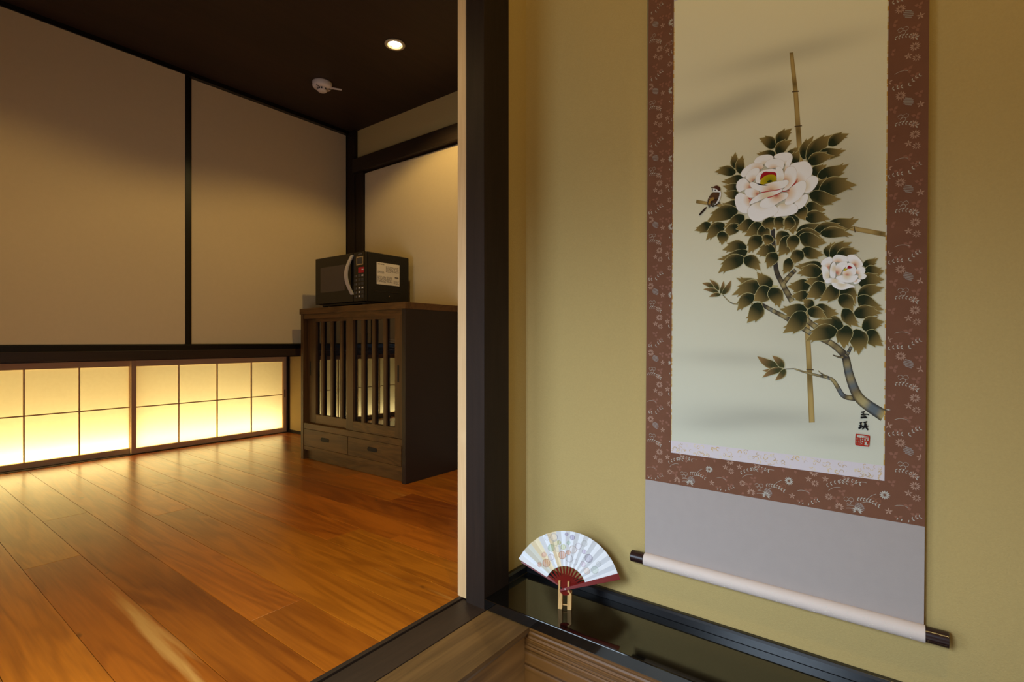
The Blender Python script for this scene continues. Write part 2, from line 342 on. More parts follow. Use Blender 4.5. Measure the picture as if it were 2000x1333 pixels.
# ---- light box behind the screens
struct(MB().box(XL, 2.13, 4.02, 4.05, -0.03, 0.66).box(XL, 2.13, 3.86, 4.05, -0.03, 0.0).box(XL, 2.13, 3.88, 4.05, 0.63, 0.66).build('wall_lightbox', M['lining']), 'white lining behind the glowing low screens', 'wall')
struct(box('trim_7', XL, 2.128, 3.775, 3.87, -0.012, 0.003, M['darkx']), 'dark grooved track at the foot of the glowing screens', 'track')
struct(box('trim_8', 2.112, 2.131, 3.775, 3.86, 0.0, 0.605, M['dark']), 'dark jamb at the right end of the glowing screens', 'jamb')
def shoji(x0, x1, y, label, mun, pull):
    r = empty('paper_screen', ((x0 + x1) / 2, y + 0.012, 0.003)); tag(r, label, 'shoji screen', 'low backlit paper screens under the closet')
    z0, z1, st = 0.004, 0.598, 0.026
    box('stile', x0, x0 + st, y, y + 0.024, z0, z1, M['shojiw'], r, 0.001)
    s2 = box('stile', x1 - st, x1, y, y + 0.024, z0, z1, M['shojiw'], r, 0.001)
    box('rail', x0 + st, x1 - st, y + 0.001, y + 0.023, z0, 0.036, M['shojix'], r)
    box('rail', x0 + st, x1 - st, y + 0.001, y + 0.023, 0.544, z1, M['shojix'], r)
    for m in mun: box('muntin', m - 0.0035, m + 0.0035, y + 0.006, y + 0.017, 0.036, 0.544, M['shojiw'], r)
    box('crossbar', x0 + st, x1 - st, y + 0.0065, y + 0.0165, 0.287, 0.2935, M['shojix'], r)
    put('washi_paper', [(x0 + st * .5, y + 0.018, 0.02), (x1 - st * .5, y + 0.018, 0.02), (x1 - st * .5, y + 0.018, 0.56), (x0 + st * .5, y + 0.018, 0.56)], [(0, 1, 2, 3)], M['paper'], r)
    if pull:
        box('finger_pull', x1 - 0.017, x1 - 0.010, y - 0.0008, y + 0.004, 0.268, 0.330, M['dkslot'], r)
    return r
shoji(1.110, 2.112, 3.790, 'right glowing paper screen beside the dark cabinet, with finger pull', [1.374, 1.612, 1.848], True)
shoji(0.130, 1.136, 3.820, 'left glowing paper screen cut by the edge of the picture', [0.390, 0.629, 0.867], False)
shoji(XL + 0.002, 0.156, 3.790, 'glowing paper screen out of view beyond the left one', [-0.18, -0.02], False)
# ---- wall between room and entrance, post, jamb, threshold
struct(MB().box(1.133, 2.11, 0.888, 0.97, 0, CZ + 0.2).box(-0.70, 1.133, 0.888, 0.97, 1.80, CZ + 0.5).box(-0.70, XL, 0.888, 0.97, -0.25, 1.80).box(1.133, 2.2, 0.888, 0.97, CZ, CZ + 0.5).build('wall_middle', M['plaster']), 'ochre plaster end wall of the alcove beside the dark post', 'wall')
struct(MB().box(1.027, 1.133, 0.873, 0.937, -0.25, 2.6).build('trim_9', M['dark'], None, 0.0015), 'dark wooden alcove post between the room and the hanging scroll', 'post')
struct(MB().box(1.034, 1.133, 0.938, 0.974, 0.004, 2.6).build('trim_10', M['pale'], None, 0.001), 'pale cedar jamb strip beside the dark post', 'jamb')
struct(MB().box(XL, 1.036, 0.868, 0.953, -0.06, 0.0).box(XL, 1.036, 0.9555, 0.968, -0.06, 0.004).box(XL, 1.036, 0.95, 0.96, -0.06, -0.006).build('trim_11', M['darkx'], None, 0.001), 'dark wooden threshold between plank floor and step board', 'threshold')
# ---- step board and entrance
stp = empty('step_board', (0.2, 0.80, -0.25)); tag(stp, 'light brown wooden step board below the dark threshold', 'step')
prof = [(0.8675, -0.002), (0.733, -0.002), (0.733, -0.012), (0.742, -0.026), (0.8675, -0.026)]
MB().prism([(XL, y, z) for y, z in prof], (1.034 - XL, 0, 0)).build('tread', M['step'], stp, 0.0006)
box('riser', XL, 1.036, 0.748, 0.8675, -0.25, -0.026, M['riser'], stp)
XE = -0.70
struct(box('floor_entrance', XE, 1.24, -1.35, 0.7475, -0.29, -0.25, M['concrete']), 'pale tiled entrance floor below the step, out of view', 'floor')
struct(box('ceiling_entrance', XE - 0.08, 1.3, -1.4, 0.888, 2.55, 2.6, M['plaster']), 'entrance ceiling above the picture', 'ceiling')
struct(box('wall_alcove', 1.235, 1.30, -1.35, 0.888, -0.25, 2.6, M['plaster']), 'ochre earth plaster back wall of the alcove behind the scroll', 'wall')
struct(box('wall_right', XE - 0.08, 1.30, -1.43, -1.35, -0.25, 2.6, M['plaster']), 'plaster wall closing the entrance out of view on the right', 'wall')
struct(MB().box(XE - 0.08, XE, -1.35, -0.12, -0.25, 2.55).box(XE - 0.08, XE, 0.84, 0.97, -0.25, 2.55).box(XE - 0.08, XE, -0.12, 0.84, 1.60, 2.55).build('wall_entrance', M['plaster']), 'entrance wall behind the camera around the glazed door', 'wall')
d5 = empty('door_5', (XE - 0.04, 0.36, -0.25)); struct(d5, 'glazed entrance door behind the camera', 'door')
for yy in (-0.12, 0.34, 0.80): box('door_stile', XE - 0.06, XE - 0.03, yy, yy + 0.04, -0.25, 1.60, M['dark'], d5)
box('door_rail', XE - 0.06, XE - 0.03, -0.08, 0.80, -0.25, -0.20, M['darky'], d5); box('door_rail', XE - 0.06, XE - 0.03, -0.08, 0.80, 1.54, 1.60, M['darky'], d5)
box('pane', XE - 0.048, XE - 0.044, -0.08, 0.34, -0.20, 1.54, M['clear'], d5); box('pane', XE - 0.048, XE - 0.044, 0.38, 0.80, -0.20, 1.54, M['clear'], d5)
# ---- alcove shelf board
ab = empty('alcove_board', (1.13, 0.0, 0.0)); tag(ab, 'black lacquered alcove board under the hanging scroll', 'shelf')
box('board', 1.027, 1.2345, -1.35, 0.8725, 0.0005, 0.0285, M['lacquer'], ab, 0.002)
MB().prism([(1.219, 0.8733, 0.0285), (1.2345, 0.8733, 0.0285), (1.2345, 0.8733, 0.0505), (1.223, 0.8733, 0.0505), (1.219, 0.8733, 0.045)], (0, -2.22, 0)).build('rim_moulding', M['rim'], ab, 0.001)
MB().prism([(1.1335, 0.8735, 0.0285), (1.1335, 0.8878, 0.0285), (1.1335, 0.8878, 0.0505), (1.1335, 0.877, 0.0505), (1.1335, 0.8735, 0.045)], (0.101, 0, 0)).build('rim_moulding', M['rim'], ab, 0.001)
tag(box('alcove_apron', 1.034, 1.06, -1.35, 0.7475, -0.25, 0.0, M['relief']), 'brown wooden panel with raised grain under the black alcove board', 'panel')

# ================================================================= LIGHT FIXTURES
def downlight(x, y, z, label, power, size, real=True):
    r = empty('downlight', (x, y, z)); tag(r, label, 'ceiling light', 'recessed warm downlights')
    MB().lathe([(0.030, 0.0), (0.047, 0.0), (0.048, -0.003), (0.046, -0.006), (0.034, -0.006), (0.029, 0.008), (0.029, 0.020)], (x, y, z), 'z', 40, False).build('trim_ring', M['ring'], r, 0, True)
    MB().lathe([(0.0288, 0.010), (0.022, 0.004), (0.001, 0.002)], (x, y, z), 'z', 24, False).build('lens', M['bulb'], r)
    l = bpy.data.lights.new('downlight_lamp', 'SPOT'); l.energy = power; l.color = WARM; l.spot_size = math.radians(size); l.spot_blend = 0.3; l.shadow_soft_size = 0.022
    o = bpy.data.objects.new('downlight_lamp', l); COL.objects.link(o); o.parent = r; o.location = (0, 0, -0.012)
    return r
downlight(LX[0], LY, CZ, 'small round lit downlight in the dark ceiling above the microwave', P_ROOM, 140)
downlight(LX[1], LY, CZ, 'round downlight in the dark ceiling out of view to the left', P_ROOM * 0.6, 140)
downlight(0.25, -0.15, 2.548, 'round downlight in the entrance ceiling above the camera', P_HALL, 150)
sd = empty('smoke_detector', (1.600, 2.508, CZ)); tag(sd, 'round white smoke detector on the dark ceiling', 'smoke detector')
MB().lathe([(0.001, 0), (0.050, 0), (0.052, -0.004), (0.050, -0.022), (0.044, -0.030), (0.026, -0.032)], (1.6, 2.508, CZ), 'z', 40, False).build('base', M['plwhite'], sd, 0, True)
MB().lathe([(0.025, -0.030), (0.024, -0.046), (0.020, -0.049), (0.001, -0.049)], (1.6, 2.508, CZ), 'z', 32, False).build('sensor_cap', M['plwhite'], sd, 0, True)
for a in range(14):
    t = math.radians(180 + a * 360 / 14); cx_, cy_ = 1.6 + 0.0232 * math.cos(t), 2.508 + 0.0232 * math.sin(t)
    if a % 7 != 3: MB().lathe([(0.0036, 0), (0.0036, 0.009)], (cx_, cy_, CZ - 0.042), 'z', 6).build('vent_slot', M['dkslot'], sd)
for a in (200, 320):
    for q in (0.033, 0.040):
        t = math.radians(a); p = (1.6 + q * math.cos(t), 2.508 + q * math.sin(t))
        box('speaker_slit', p[0] - 0.006, p[0] + 0.006, p[1] - 0.0012, p[1] + 0.0012, CZ - 0.0335, CZ - 0.030, M['ink'], sd)
box('label_mark', 1.5535, 1.5585, 2.520, 2.530, CZ - 0.020, CZ - 0.008, M['dkslot'], sd)
MB().prism([(1.625, 2.47, CZ - 0.030), (1.638, 2.478, CZ - 0.030), (1.684, 2.452, CZ - 0.028), (1.680, 2.446, CZ - 0.028)], (0, 0, 0.006)).build('test_lever', M['plwhite'], sd, 0.001)

# ================================================================= CABINET
X0, X1, YA, YB = 1.690, 2.062, 1.940, 2.872
cb = empty('wooden_cabinet', ((X0 + X1) / 2, (YA + YB) / 2, 0)); tag(cb, 'dark stained wooden cabinet with slatted glass sliding doors and two drawers', 'cabinet')
box('top', X0 - 0.003, X1, YA - 0.002, YB + 0.010, 0.860, 0.893, M['cab'], cb, 0.0015)
box('side_panel', X0, X1, YA, YA + 0.026, 0, 0.860, M['cabside'], cb, 0.001)
box('side_panel', X0, X1, YB - 0.026, YB, 0, 0.860, M['cabz'], cb, 0.001)
box('back_panel', X1 - 0.010, X1 - 0.002, YA + 0.026, YB - 0.026, 0.07, 0.860, M['cabside'], cb)
box('top_rail', X0 + 0.004, X0 + 0.05, YA + 0.026, YB - 0.026, 0.832, 0.860, M['cab'], cb)
box('middle_rail', X0 + 0.002, X0 + 0.06, YA + 0.026, YB - 0.026, 0.183, 0.216, M['cab'], cb, 0.001)
box('deck', X0 + 0.06, X1 - 0.01, YA + 0.026, YB - 0.026, 0.195, 0.214, M['cab'], cb)
box('shelf', X0 + 0.065, X1 - 0.01, YA + 0.026, YB - 0.026, 0.628, 0.644, M['cab'], cb)
box('bottom_rail', X0 + 0.004, X0 + 0.03, YA + 0.026, YB - 0.026, 0.058, 0.080, M['cab'], cb)
box('toe_kick', X0 + 0.022, X0 + 0.036, YA + 0.026, YB - 0.026, 0.001, 0.058, M['cab'], cb)
def sliding(x, y0, y1, muns, pull_y, sa=0.050, sb=0.050):
    d = empty('sliding_door', (0, 0, 0)); d.parent = cb; d.location = Vector((x, (y0 + y1) / 2, 0.218)) - Vector(cb.location)
    z0, z1 = 0.218, 0.834
    box('stile', x, x + 0.018, y0, y0 + sa, z0, z1, M['cabz'], d, 0.001); box('stile', x, x + 0.018, y1 - sb, y1, z0, z1, M['cabz'], d, 0.001)
    box('rail', x + 0.0005, x + 0.0175, y0 + sa, y1 - sb, z0, 0.268, M['cab'], d); box('rail', x + 0.0005, x + 0.0175, y0 + sa, y1 - sb, 0.814, z1, M['cab'], d)
    for m in muns: box('muntin', x + 0.001, x + 0.012, m - 0.0115, m + 0.0115, 0.268, 0.814, M['cabz'], d, 0.001)
    put('glass_pane', [(x + 0.0135, y0 + 0.04, 0.25), (x + 0.0135, y1 - 0.04, 0.25), (x + 0.0135, y1 - 0.04, 0.82), (x + 0.0135, y0 + 0.04, 0.82)], [(3, 2, 1, 0)], M['glass'], d)
    box('finger_pull', x - 0.0008, x + 0.004, pull_y - 0.006, pull_y + 0.006, 0.497, 0.581, M['dkslot'], d)
sliding(X0 + 0.006, YA + 0.028, 2.430, [2.287, 2.196, 2.105], 2.000, 0.058, 0.062)
sliding(X0 + 0.028, 2.375, YB - 0.028, [2.695, 2.602, 2.510], 2.815, 0.05, 0.085)
def drawer(y0, y1, pc):
    d = empty('drawer', (0, 0, 0)); d.parent = cb; d.location = Vector((X0, (y0 + y1) / 2, 0.082)) - Vector(cb.location)
    f = box('drawer_front', X0 + 0.003, X0 + 0.020, y0 + 0.0015, y1 - 0.0015, 0.0815, 0.1815, M['cab'], d, 0.001)
    pts = []
    for s_, c0 in ((1, pc + 0.028), (-1, pc - 0.028)):
        for a in range(9):
            t = math.radians(-90 + a * 22.5); pts.append((X0 + 0.0022, c0 + s_ * 0.0105 * math.cos(t), 0.137 + s_ * 0.0105 * math.sin(t)))
    MB().prism(pts, (0.003, 0, 0)).build('finger_slot', M['dkslot'], d)
    MB().tube([(X0 + 0.0022, p[1], p[2]) for p in pts] + [(X0 + 0.0022, pts[0][1], pts[0][2])], 0.0012, 5).build('slot_rim', M['cabside'], d)
drawer(2.413, YB - 0.026, 2.627); drawer(YA + 0.034, 2.411, 2.200)
# crockery behind the glass
for k in range(5):
    z = 0.645 + k * 0.0135
    o = MB().lathe([(0.001, 0), (0.045, 0), (0.050, 0.003), (0.085, 0.011), (0.086, 0.013), (0.05, 0.006), (0.001, 0.005)], (1.86, 2.135, z), 'z', 28, False).build('plate', M['china'], None, 0, True)
    tag(o, ['lowest white plate of the stack', 'second lowest white plate of the stack', 'middle white plate of the stack', 'second highest white plate of the stack', 'topmost white plate of the stack'][k] + ' in the cabinet', 'plate', 'stacked plates in the cabinet')
for k, (gx, gy) in enumerate([(1.84, 2.56), (1.84, 2.47)]):
    o = MB().lathe([(0.001, 0), (0.028, 0), (0.034, 0.10), (0.032, 0.10), (0.026, 0.006), (0.001, 0.006)], (gx, gy, 0.6445), 'z', 24, False).build('drinking_glass', M['clear'], None, 0, True)
    tag(o, ['clear drinking glass further from the plate stack in the cabinet', 'clear drinking glass nearer the plate stack in the cabinet'][k], 'glass', 'glasses in the cabinet')

# ================================================================= MICROWAVE
mx0, mx1, my0, my1, mz0, mz1 = 1.735, 2.050, 2.322, 2.790, 0.915, 1.190
mw = empty('microwave_oven', ((mx0 + mx1) / 2, (my0 + my1) / 2, 0.893)); tag(mw, 'black microwave oven with curved silver handle on top of the cabinet', 'microwave')
box('case', mx0 + 0.020, mx1, my0, my1, mz0, mz1, M['mwbody'], mw, 0.006)
box('door', mx0, mx0 + 0.019, my0 + 0.100, my1, mz0 + 0.002, mz1 - 0.002, M['mwgloss'], mw, 0.003)
box('door_window', mx0 - 0.0008, mx0 + 0.002, 2.497, 2.735, 0.985, 1.131, M['mwwin'], mw)
cp = box('control_panel', mx0, mx0 + 0.019, my0, my0 + 0.098, mz0 + 0.002, mz1 - 0.002, M['mwgloss'], mw, 0.003)
hp = [(mx0 - 0.004 - 0.022 * math.sin(math.pi * t / 14), 2.428 + 0.028 * math.sin(math.pi * t / 14), 0.958 + (1.176 - 0.958) * t / 14) for t in range(15)]
hb = MB()
for k in range(14):
    a, b = hp[k], hp[k + 1]
    hb.prism([(a[0], a[1] - 0.012, a[2]), (a[0] + 0.008, a[1] - 0.012, a[2]), (a[0] + 0.008, a[1] + 0.012, a[2]), (a[0], a[1] + 0.012, a[2])], (b[0] - a[0], b[1] - a[1], b[2] - a[2]))
hb.build('handle', plain('satin_silver_handle', (206, 196, 186), 0.35, 0.5, metal=0.35), mw)
q = mx0 - 0.0006
def sq(name, y0, y1, z0, z1, m, t=0.0012): return box(name, q - t + 0.0006, mx0 + 0.001, y0, y1, z0, z1, m, cp)
sq('display_frame', 2.331, 2.391, 1.116, 1.162, M['chrome']); sq('display', 2.336, 2.386, 1.121, 1.157, M['lcd'], 0.0016)
sq('brand_mark', 2.343, 2.375, 1.1735, 1.1775, M['grey'])
sq('start_button', 2.326, 2.374, 1.073, 1.103, M['red']); sq('button_mark', 2.329, 2.344, 1.086, 1.092, M['sticker'], 0.0018)
for r_ in range(6):
    z = 1.058 - r_ * 0.0225
    for cc in range(2):
        y = 2.327 + cc * 0.026
        box('button', q - 0.0008, mx0 + 0.001, y, y + 0.021, z - 0.008, z + 0.008, M['lcd'], cp)
        if (r_, cc) in ((0, 0), (3, 0), (3, 1), (4, 1), (5, 1)): box('button_mark', q - 0.0014, mx0, y + 0.003, y + 0.017, z - 0.0035, z + 0.004, M['sticker'], cp)
    for cc in range(2):
        box('button', q - 0.0006, mx0 + 0.001, 2.386 + cc * 0.013, 2.396 + cc * 0.013, z - 0.007, z + 0.005, M['grey'] if cc == 0 else M['lcd'], cp)
# side: sticker, vents, screw, lower emboss
st = box('rating_label', 1.816, 1.978, my0 - 0.0006, my0 + 0.001, 1.017, 1.139, M['sticker'], mw)
rs = random.Random(3)
tb = MB()
for (a, b, z0, z1, n) in [(0.825, 0.868, 1.127, 1.133, 2), (0.88, 0.972, 1.088, 1.122, 8), (0.823, 0.868, 1.078, 1.092, 3), (0.822, 0.885, 1.030, 1.064, 8), (0.889, 0.925, 1.030, 1.066, 9), (0.935, 0.972, 1.026, 1.048, 4)]:
    for k in range(n):
        z = z1 - (k + 0.5) * (z1 - z0) / n; xx = 1 + a
        while xx < 1 + b - 0.002:
            l_ = rs.uniform(0.003, 0.014); tb.box(xx, min(xx + l_, 1 + b), my0 - 0.0009, my0, z - 0.0009, z + 0.0009); xx += l_ + rs.uniform(0.001, 0.006)
tb.box(1.943, 1.970, my0 - 0.0009, my0, 1.060, 1.066)
tb.build('label_print', M['ink'], st)
for k in range(6): box('vent_slot', 1.835 + k * 0.026, 1.850 + k * 0.026, my0 - 0.0004, my0 + 0.001, 1.154, 1.161, M['dkslot'], mw)
for k in range(9): box('vent_slot', 1.992, 2.006, my0 - 0.0004, my0 + 0.001, 1.030 + k * 0.013, 1.036 + k * 0.013, M['dkslot'], mw)
box('side_emboss', 1.80, 1.985, my0 - 0.0015, my0 + 0.001, 0.975, 0.979, M['mwgloss'], mw)
MB().lathe([(0.004, 0.0), (0.003, -0.002), (0.0005, -0.003)], (1.905, my0, 0.955), 'y', 12, False).build('screw', M['chrome'], mw, 0, True)
box('base_plate', mx0 + 0.015, mx1 - 0.02, my0 + 0.015, my1 - 0.05, 0.907, 0.916, M['mwbody'], mw)
for fx in (mx0 + 0.035, mx1 - 0.035):
    for fy in (my0 + 0.04, my1 - 0.05): MB().lathe([(0.014, 0.0), (0.016, 0.022)], (fx, fy, 0.8935), 'z', 16).build('foot', M['dkslot'], mw)

# ================================================================= HANGING SCROLL
XS = 1.2205                       # front of the mounted cloth
class Art:
    """flat colour shapes on the scroll; points are given on the sheet, layers stack by hundredths of a millimetre"""
    def __init__(s, x0, eps=0.000008, wrap=100000): s.wrap = wrap; s.v = []; s.f = []; s.c = []; s.x0 = x0; s.layer = 0; s.eps = eps
    def pt(s, p): return hitx(p[0], p[1], s.x0)
    def add(s, pts, cols, faces, world=False):
        b = len(s.v); xx = s.x0 - (s.layer % s.wrap) * s.eps; s.layer += 1
        for p in pts:
            h = Vector((0, p[0], p[1])) if world else s.pt(p)
            s.v.append((xx, h.y, h.z))
        s.c += cols; s.f += [tuple(b + i for i in f) for f in faces]
    def blob(s, poly, base, ci, co, k=1.0, mid=None, smooth=2, world=False):
        """filled outline; colour runs from ci at the base point to co at the outline"""
        for _ in range(smooth):
            q = []
            for i in range(len(poly)):
                a, b = poly[i], poly[(i + 1) % len(poly)]
                q += [(a[0] * .75 + b[0] * .25, a[1] * .75 + b[1] * .25), (a[0] * .25 + b[0] * .75, a[1] * .25 + b[1] * .75)]
            poly = q
        n = len(poly); cx = sum(p[0] for p in poly) / n; cy = sum(p[1] for p in poly) / n
        R = max(math.hypot(p[0] - base[0], p[1] - base[1]) for p in poly)
        ci, co = lin(ci), lin(co); md = lin(mid) if mid else None
        def colr(p):
            t = min(1, max(0, (math.hypot(p[0] - base[0], p[1] - base[1]) / R))) ** k
            if md: a, b, u = (ci, md, t / .24) if t < 0.24 else (md, co, min(1, (t - 0.24) / 0.30))
            else: a, b, u = ci, co, t
            return tuple(a[i] + (b[i] - a[i]) * u for i in range(3))
        pts = [(cx, cy)]; rings = (0.2, 0.4, 0.6, 0.8, 1.0)
        for r in rings: pts += [(cx + (p[0] - cx) * r, cy + (p[1] - cy) * r) for p in poly]
        F = [(0, 1 + i, 1 + (i + 1) % n) for i in range(n)]
        for r in range(4):
            for i in range(n):
                j = (i + 1) % n; F.append((1 + r * n + i, 1 + (r + 1) * n + i, 1 + (r + 1) * n + j, 1 + r * n + j))
        s.add(pts, [colr(p) for p in pts], F, world)
    def stroke(s, path, w, c, c2=None, sub=3, world=False, edge=None):
        for _ in range(sub if len(path) > 2 else 0):
            q = [path[0]]
            for a, b in zip(path[:-1], path[1:]): q += [(a[0] * .75 + b[0] * .25, a[1] * .75 + b[1] * .25), (a[0] * .25 + b[0] * .75, a[1] * .25 + b[1] * .75)]
            path = q + [path[-1]]
        n = len(path); V = []; C = []
        for k, p in enumerate(path):
            a, b = path[max(0, k - 1)], path[min(n - 1, k + 1)]
            dx, dy = b[0] - a[0], b[1] - a[1]; l = math.hypot(dx, dy) or 1
            t = k / max(1, n - 1)
            ww = (w[0] + (w[1] - w[0]) * t) / 2 if isinstance(w, tuple) else w / 2
            cc = c(t) if callable(c) else lin(c)
            ce = lin(edge) if edge else cc
            for o_, e_ in ((-1, 1), (-.45, 0), (.45, 0), (1, 1)):
                V.append((p[0] - dy / l * ww * o_, p[1] + dx / l * ww * o_)); C.append(ce if e_ else cc)
        F = []
        for k in range(n - 1):
            for j in range(3): F.append((k * 4 + j, k * 4 + j + 1, k * 4 + 5 + j, k * 4 + 4 + j))
        s.add(V, C, F, world)
    def leaf(s, b, t, w, lobes=True, dark=(36, 44, 24), tip=(142, 118, 66), flip=None):
        dx, dy = t[0] - b[0], t[1] - b[1]; L = math.hypot(dx, dy); ux, uy = dx / L, dy / L; px, py = -uy, ux
        side = flip if flip is not None else (1 if (int(b[0] * 7 + t[1]) % 2) else -1)
        prof = [(0, 0), (.06, .20), (.16, .38), (.29, .48), (.42, .48), (.54, .42)]
        up = prof + ([(.66, .36), (.79, .35), (.715, .24), (.84, .13), (.94, .05)] if lobes else [(.72, .32), (.86, .17), (.95, .06)])
        dn = prof + ([(.66, .33), (.74, .26), (.87, .27), (.80, .16), (.90, .08), (.96, .03)] if lobes else [(.72, .32), (.86, .17), (.95, .06)])
        bend = 0.07 * side
        def P(a, o): o2 = bend * math.sin(math.pi * a) * L; return (b[0] + ux * a * L + px * (o * w + o2), b[1] + uy * a * L + py * (o * w + o2))
        ol = [P(a, o * side) for a, o in up] + [P(1, 0)] + [P(a, -o * side) for a, o in reversed(dn[1:])]
        # pale reserved rim
        cx, cy = b[0] + dx * .45, b[1] + dy * .45; g = 0.9
        rim = []
        for p in ol:
            d = math.hypot(p[0] - cx, p[1] - cy) or 1; rim.append((p[0] + (p[0] - cx) / d * g, p[1] + (p[1] - cy) / d * g))
        n = len(ol)
        pale = lin((192, 182, 130))
        cen = P(.4, 0)
        s.add([cen] + rim, [pale] * (n + 1), [(0, 1 + i, 1 + (i + 1) % n) for i in range(n)])
        D, T = lin(dark), lin(tip)
        def col(p):
            a = ((p[0] - b[0]) * ux + (p[1] - b[1]) * uy) / L; o = abs((p[0] - b[0]) * px + (p[1] - b[1]) * py) / w
            k = min(1, max(0, (a - .30) / .52)); k = max(k, min(1, max(0, (o - .34) / .22) * .55))
            return tuple(D[i] + (T[i] - D[i]) * k for i in range(3))
        pts = [cen]
        for r in (.3, .55, .8, 1.0): pts += [(cen[0] + (p[0] - cen[0]) * r, cen[1] + (p[1] - cen[1]) * r) for p in ol]
        F = [(0, 1 + i, 1 + (i + 1) % n) for i in range(n)]
        for r in range(3):
            for i in range(n): j = (i + 1) % n; F.append((1 + r * n + i, 1 + (r + 1) * n + i, 1 + (r + 1) * n + j, 1 + r * n + j))
        s.add(pts, [col(p) for p in pts], F)
    def build(s, name, mat, parent): return put(name, s.v, s.f, mat, parent, False, s.c)

sc = empty('hanging_scroll', (1.222, 0.24, 0.165)); tag(sc, 'tall hanging scroll with painted white peonies and a sparrow on the alcove wall', 'scroll')
sh = lambda z: 0.0085 * (z - 0.36) / 1.2          # the scroll hangs a little out of plumb
def sheet(name, y0, y1, z0, z1, x, th, mat, parent=sc, n=1):
    v = []; f = []
    ZS = [z0 + (z1 - z0) * k / n for k in range(n + 1)]
    for z in ZS:
        for xx in (x, x + th): v += [(xx, y0 - sh(z), z), (xx, y1 - sh(z), z)]
    for k in range(n):
        a = 4 * k; f += [(a, a + 1, a + 5, a + 4), (a + 2, a + 6, a + 7, a + 3), (a, a + 4, a + 6, a + 2), (a + 1, a + 3, a + 7, a + 5)]
    f += [(0, 2, 3, 1), (4 * n, 4 * n + 1, 4 * n + 3, 4 * n + 2)]
    return put(name, v, f, mat, parent)
YL, YR = 0.5125, -0.0295          # left and right edge of the cloth (seen from the front)
ZT = 1.515                        # top of the painting
br = sheet('brocade_mount', YR, YL, 0.357, 1.80, XS, 0.0012, M['brocade'], n=8)
sheet('lower_mount', YR, YL, 0.172, 0.3575, XS + 0.0002, 0.0012, M['silkband'])
sheet('upper_mount', YR, YL, 1.80, 2.16, XS + 0.0002, 0.0012, M['silkband'])
tag(br, 'brown brocade with woven flowers')
PL, PR = 0.4485, 0.0315           # painting edges
band = sheet('gold_band', PR, PL, 0.432, 0.461, XS - 0.0004, 0.0004, plain('lilac_band', (214, 202, 204), 0.7), sc)
sheet('gold_band', PR, PL, ZT, ZT + 0.055, XS - 0.0004, 0.0004, band.data.materials[0], sc)
# painting ground with soft ink mist
pv, pf, pc = [], [], []
NX, NZ = 50, 120
mist = [(1400, 222, 130, 24, -.28, .34), (1545, 105, 150, 24, -.25, .30), (1480, 180, 60, 20, -.25, .18), (1650, 390, 70, 120, 0, .30), (1440, 700, 120, 16, .03, .20), (1500, 815, 150, 22, .05, .30), (1395, 830, 80, 16, .02, .18), (1640, 860, 70, 14, .05, .16), (1545, 330, 130, 60, 0, .16), (1580, 600, 110, 90, 0, .10)]
gold, grn, ink = lin((238, 228, 190)), lin((208, 206, 186)), lin((108, 104, 96))  # warm light above and cool light below are put into the silk colour
def proj(y, z):
    p = Vector((XS, y, z)) - CAM; d = p.dot(FW); return CU + FPX * p.dot(RT) / d, CV - FPX * p.z / d
for j in range(NZ + 1):
    for i in range(NX + 1):
        z = 0.461 + (ZT - 0.461) * j / NZ; y = PL + (PR - PL) * i / NX - sh(z)
        pv.append((XS - 0.0003, y, z)); u, v = proj(y, z); k = 0
        for (a, b, sx_, sy_, sl, st_) in mist:
            dx = u - a; dy = (v - b) - sl * dx; k += st_ * math.exp(-(dx / sx_) ** 2 - (dy / sy_) ** 2)
        k = min(.6, k); t = j / NZ; bse = [grn[q_] + (gold[q_] - grn[q_]) * t for q_ in range(3)]
        pc.append(tuple(bse[q_] + (ink[q_] - bse[q_]) * k for q_ in range(3)))
for j in range(NZ):
    for i in range(NX): a = j * (NX + 1) + i; pf.append((a, a + 1, a + NX + 2, a + NX + 1))
put('painting_silk', pv, pf, M['silk'], sc, True, pc)
f1 = lambda x, y: (1340 + x / 3.3333, 80 + y / 3.3333)
f2 = lambda x, y: (1340 + x / 3.0286, 460 + y / 3.0295)
f3 = lambda x, y: (1415 + x / 8.33, 280 + y / 8.33)
f4 = lambda x, y: (1590 + x / 14.81, 485 + y / 14.81)
f5 = lambda x, y: (1350 + x / 16.66, 350 + y / 16.66)
f6 = lambda x, y: (1650 + x / 13.33, 790 + y / 13.33)
A = Art(XS - 0.0006, 0.000005)
bam = lambda d: (lambda t: tuple(a + (b - a) * min(1, max(0, (.5 - abs((t * d) % 1 - .5)) * 4)) for a, b in zip(lin((112, 92, 50)), lin((178, 150, 90)))))
def bamboo(fr, pts, w, nodes, d=3):
    A.stroke([fr(*p) for p in pts], w, bam(d), sub=2, edge=(146, 120, 68))
    for (x, y, r, sl) in nodes:
        a, b = fr(x - r, y - r * sl), fr(x + r, y + r * sl); A.stroke([a, b], 2.0, (84, 66, 40))
def line(fr, a, b, n=8): return [(a[0] + (b[0] - a[0]) * k / n, a[1] + (b[1] - a[1]) * k / n) for k in range(n + 1)]
bamboo(f1, line(f1, (685, 75), (712, 330)) + line(f1, (714, 345), (745, 800)), (7.5, 10.5), [(712, 330, 22, -.1), (730, 555, 24, -.1)], 2.6)
bamboo(f2, line(f2, (712, 440), (744, 1108)), (9.5, 11.5), [(733, 795, 22, .05)], 1.7)
bamboo(f1, line(f1, (1030, 1212), (1306, 1262)), (9, 9.5), [(1097, 1228, 4, 5)], 1.2)
bamboo(f1, line(f1, (66, 1046), (340, 1092)), (7, 4.5), [], 1.2)
rb = random.Random(11)
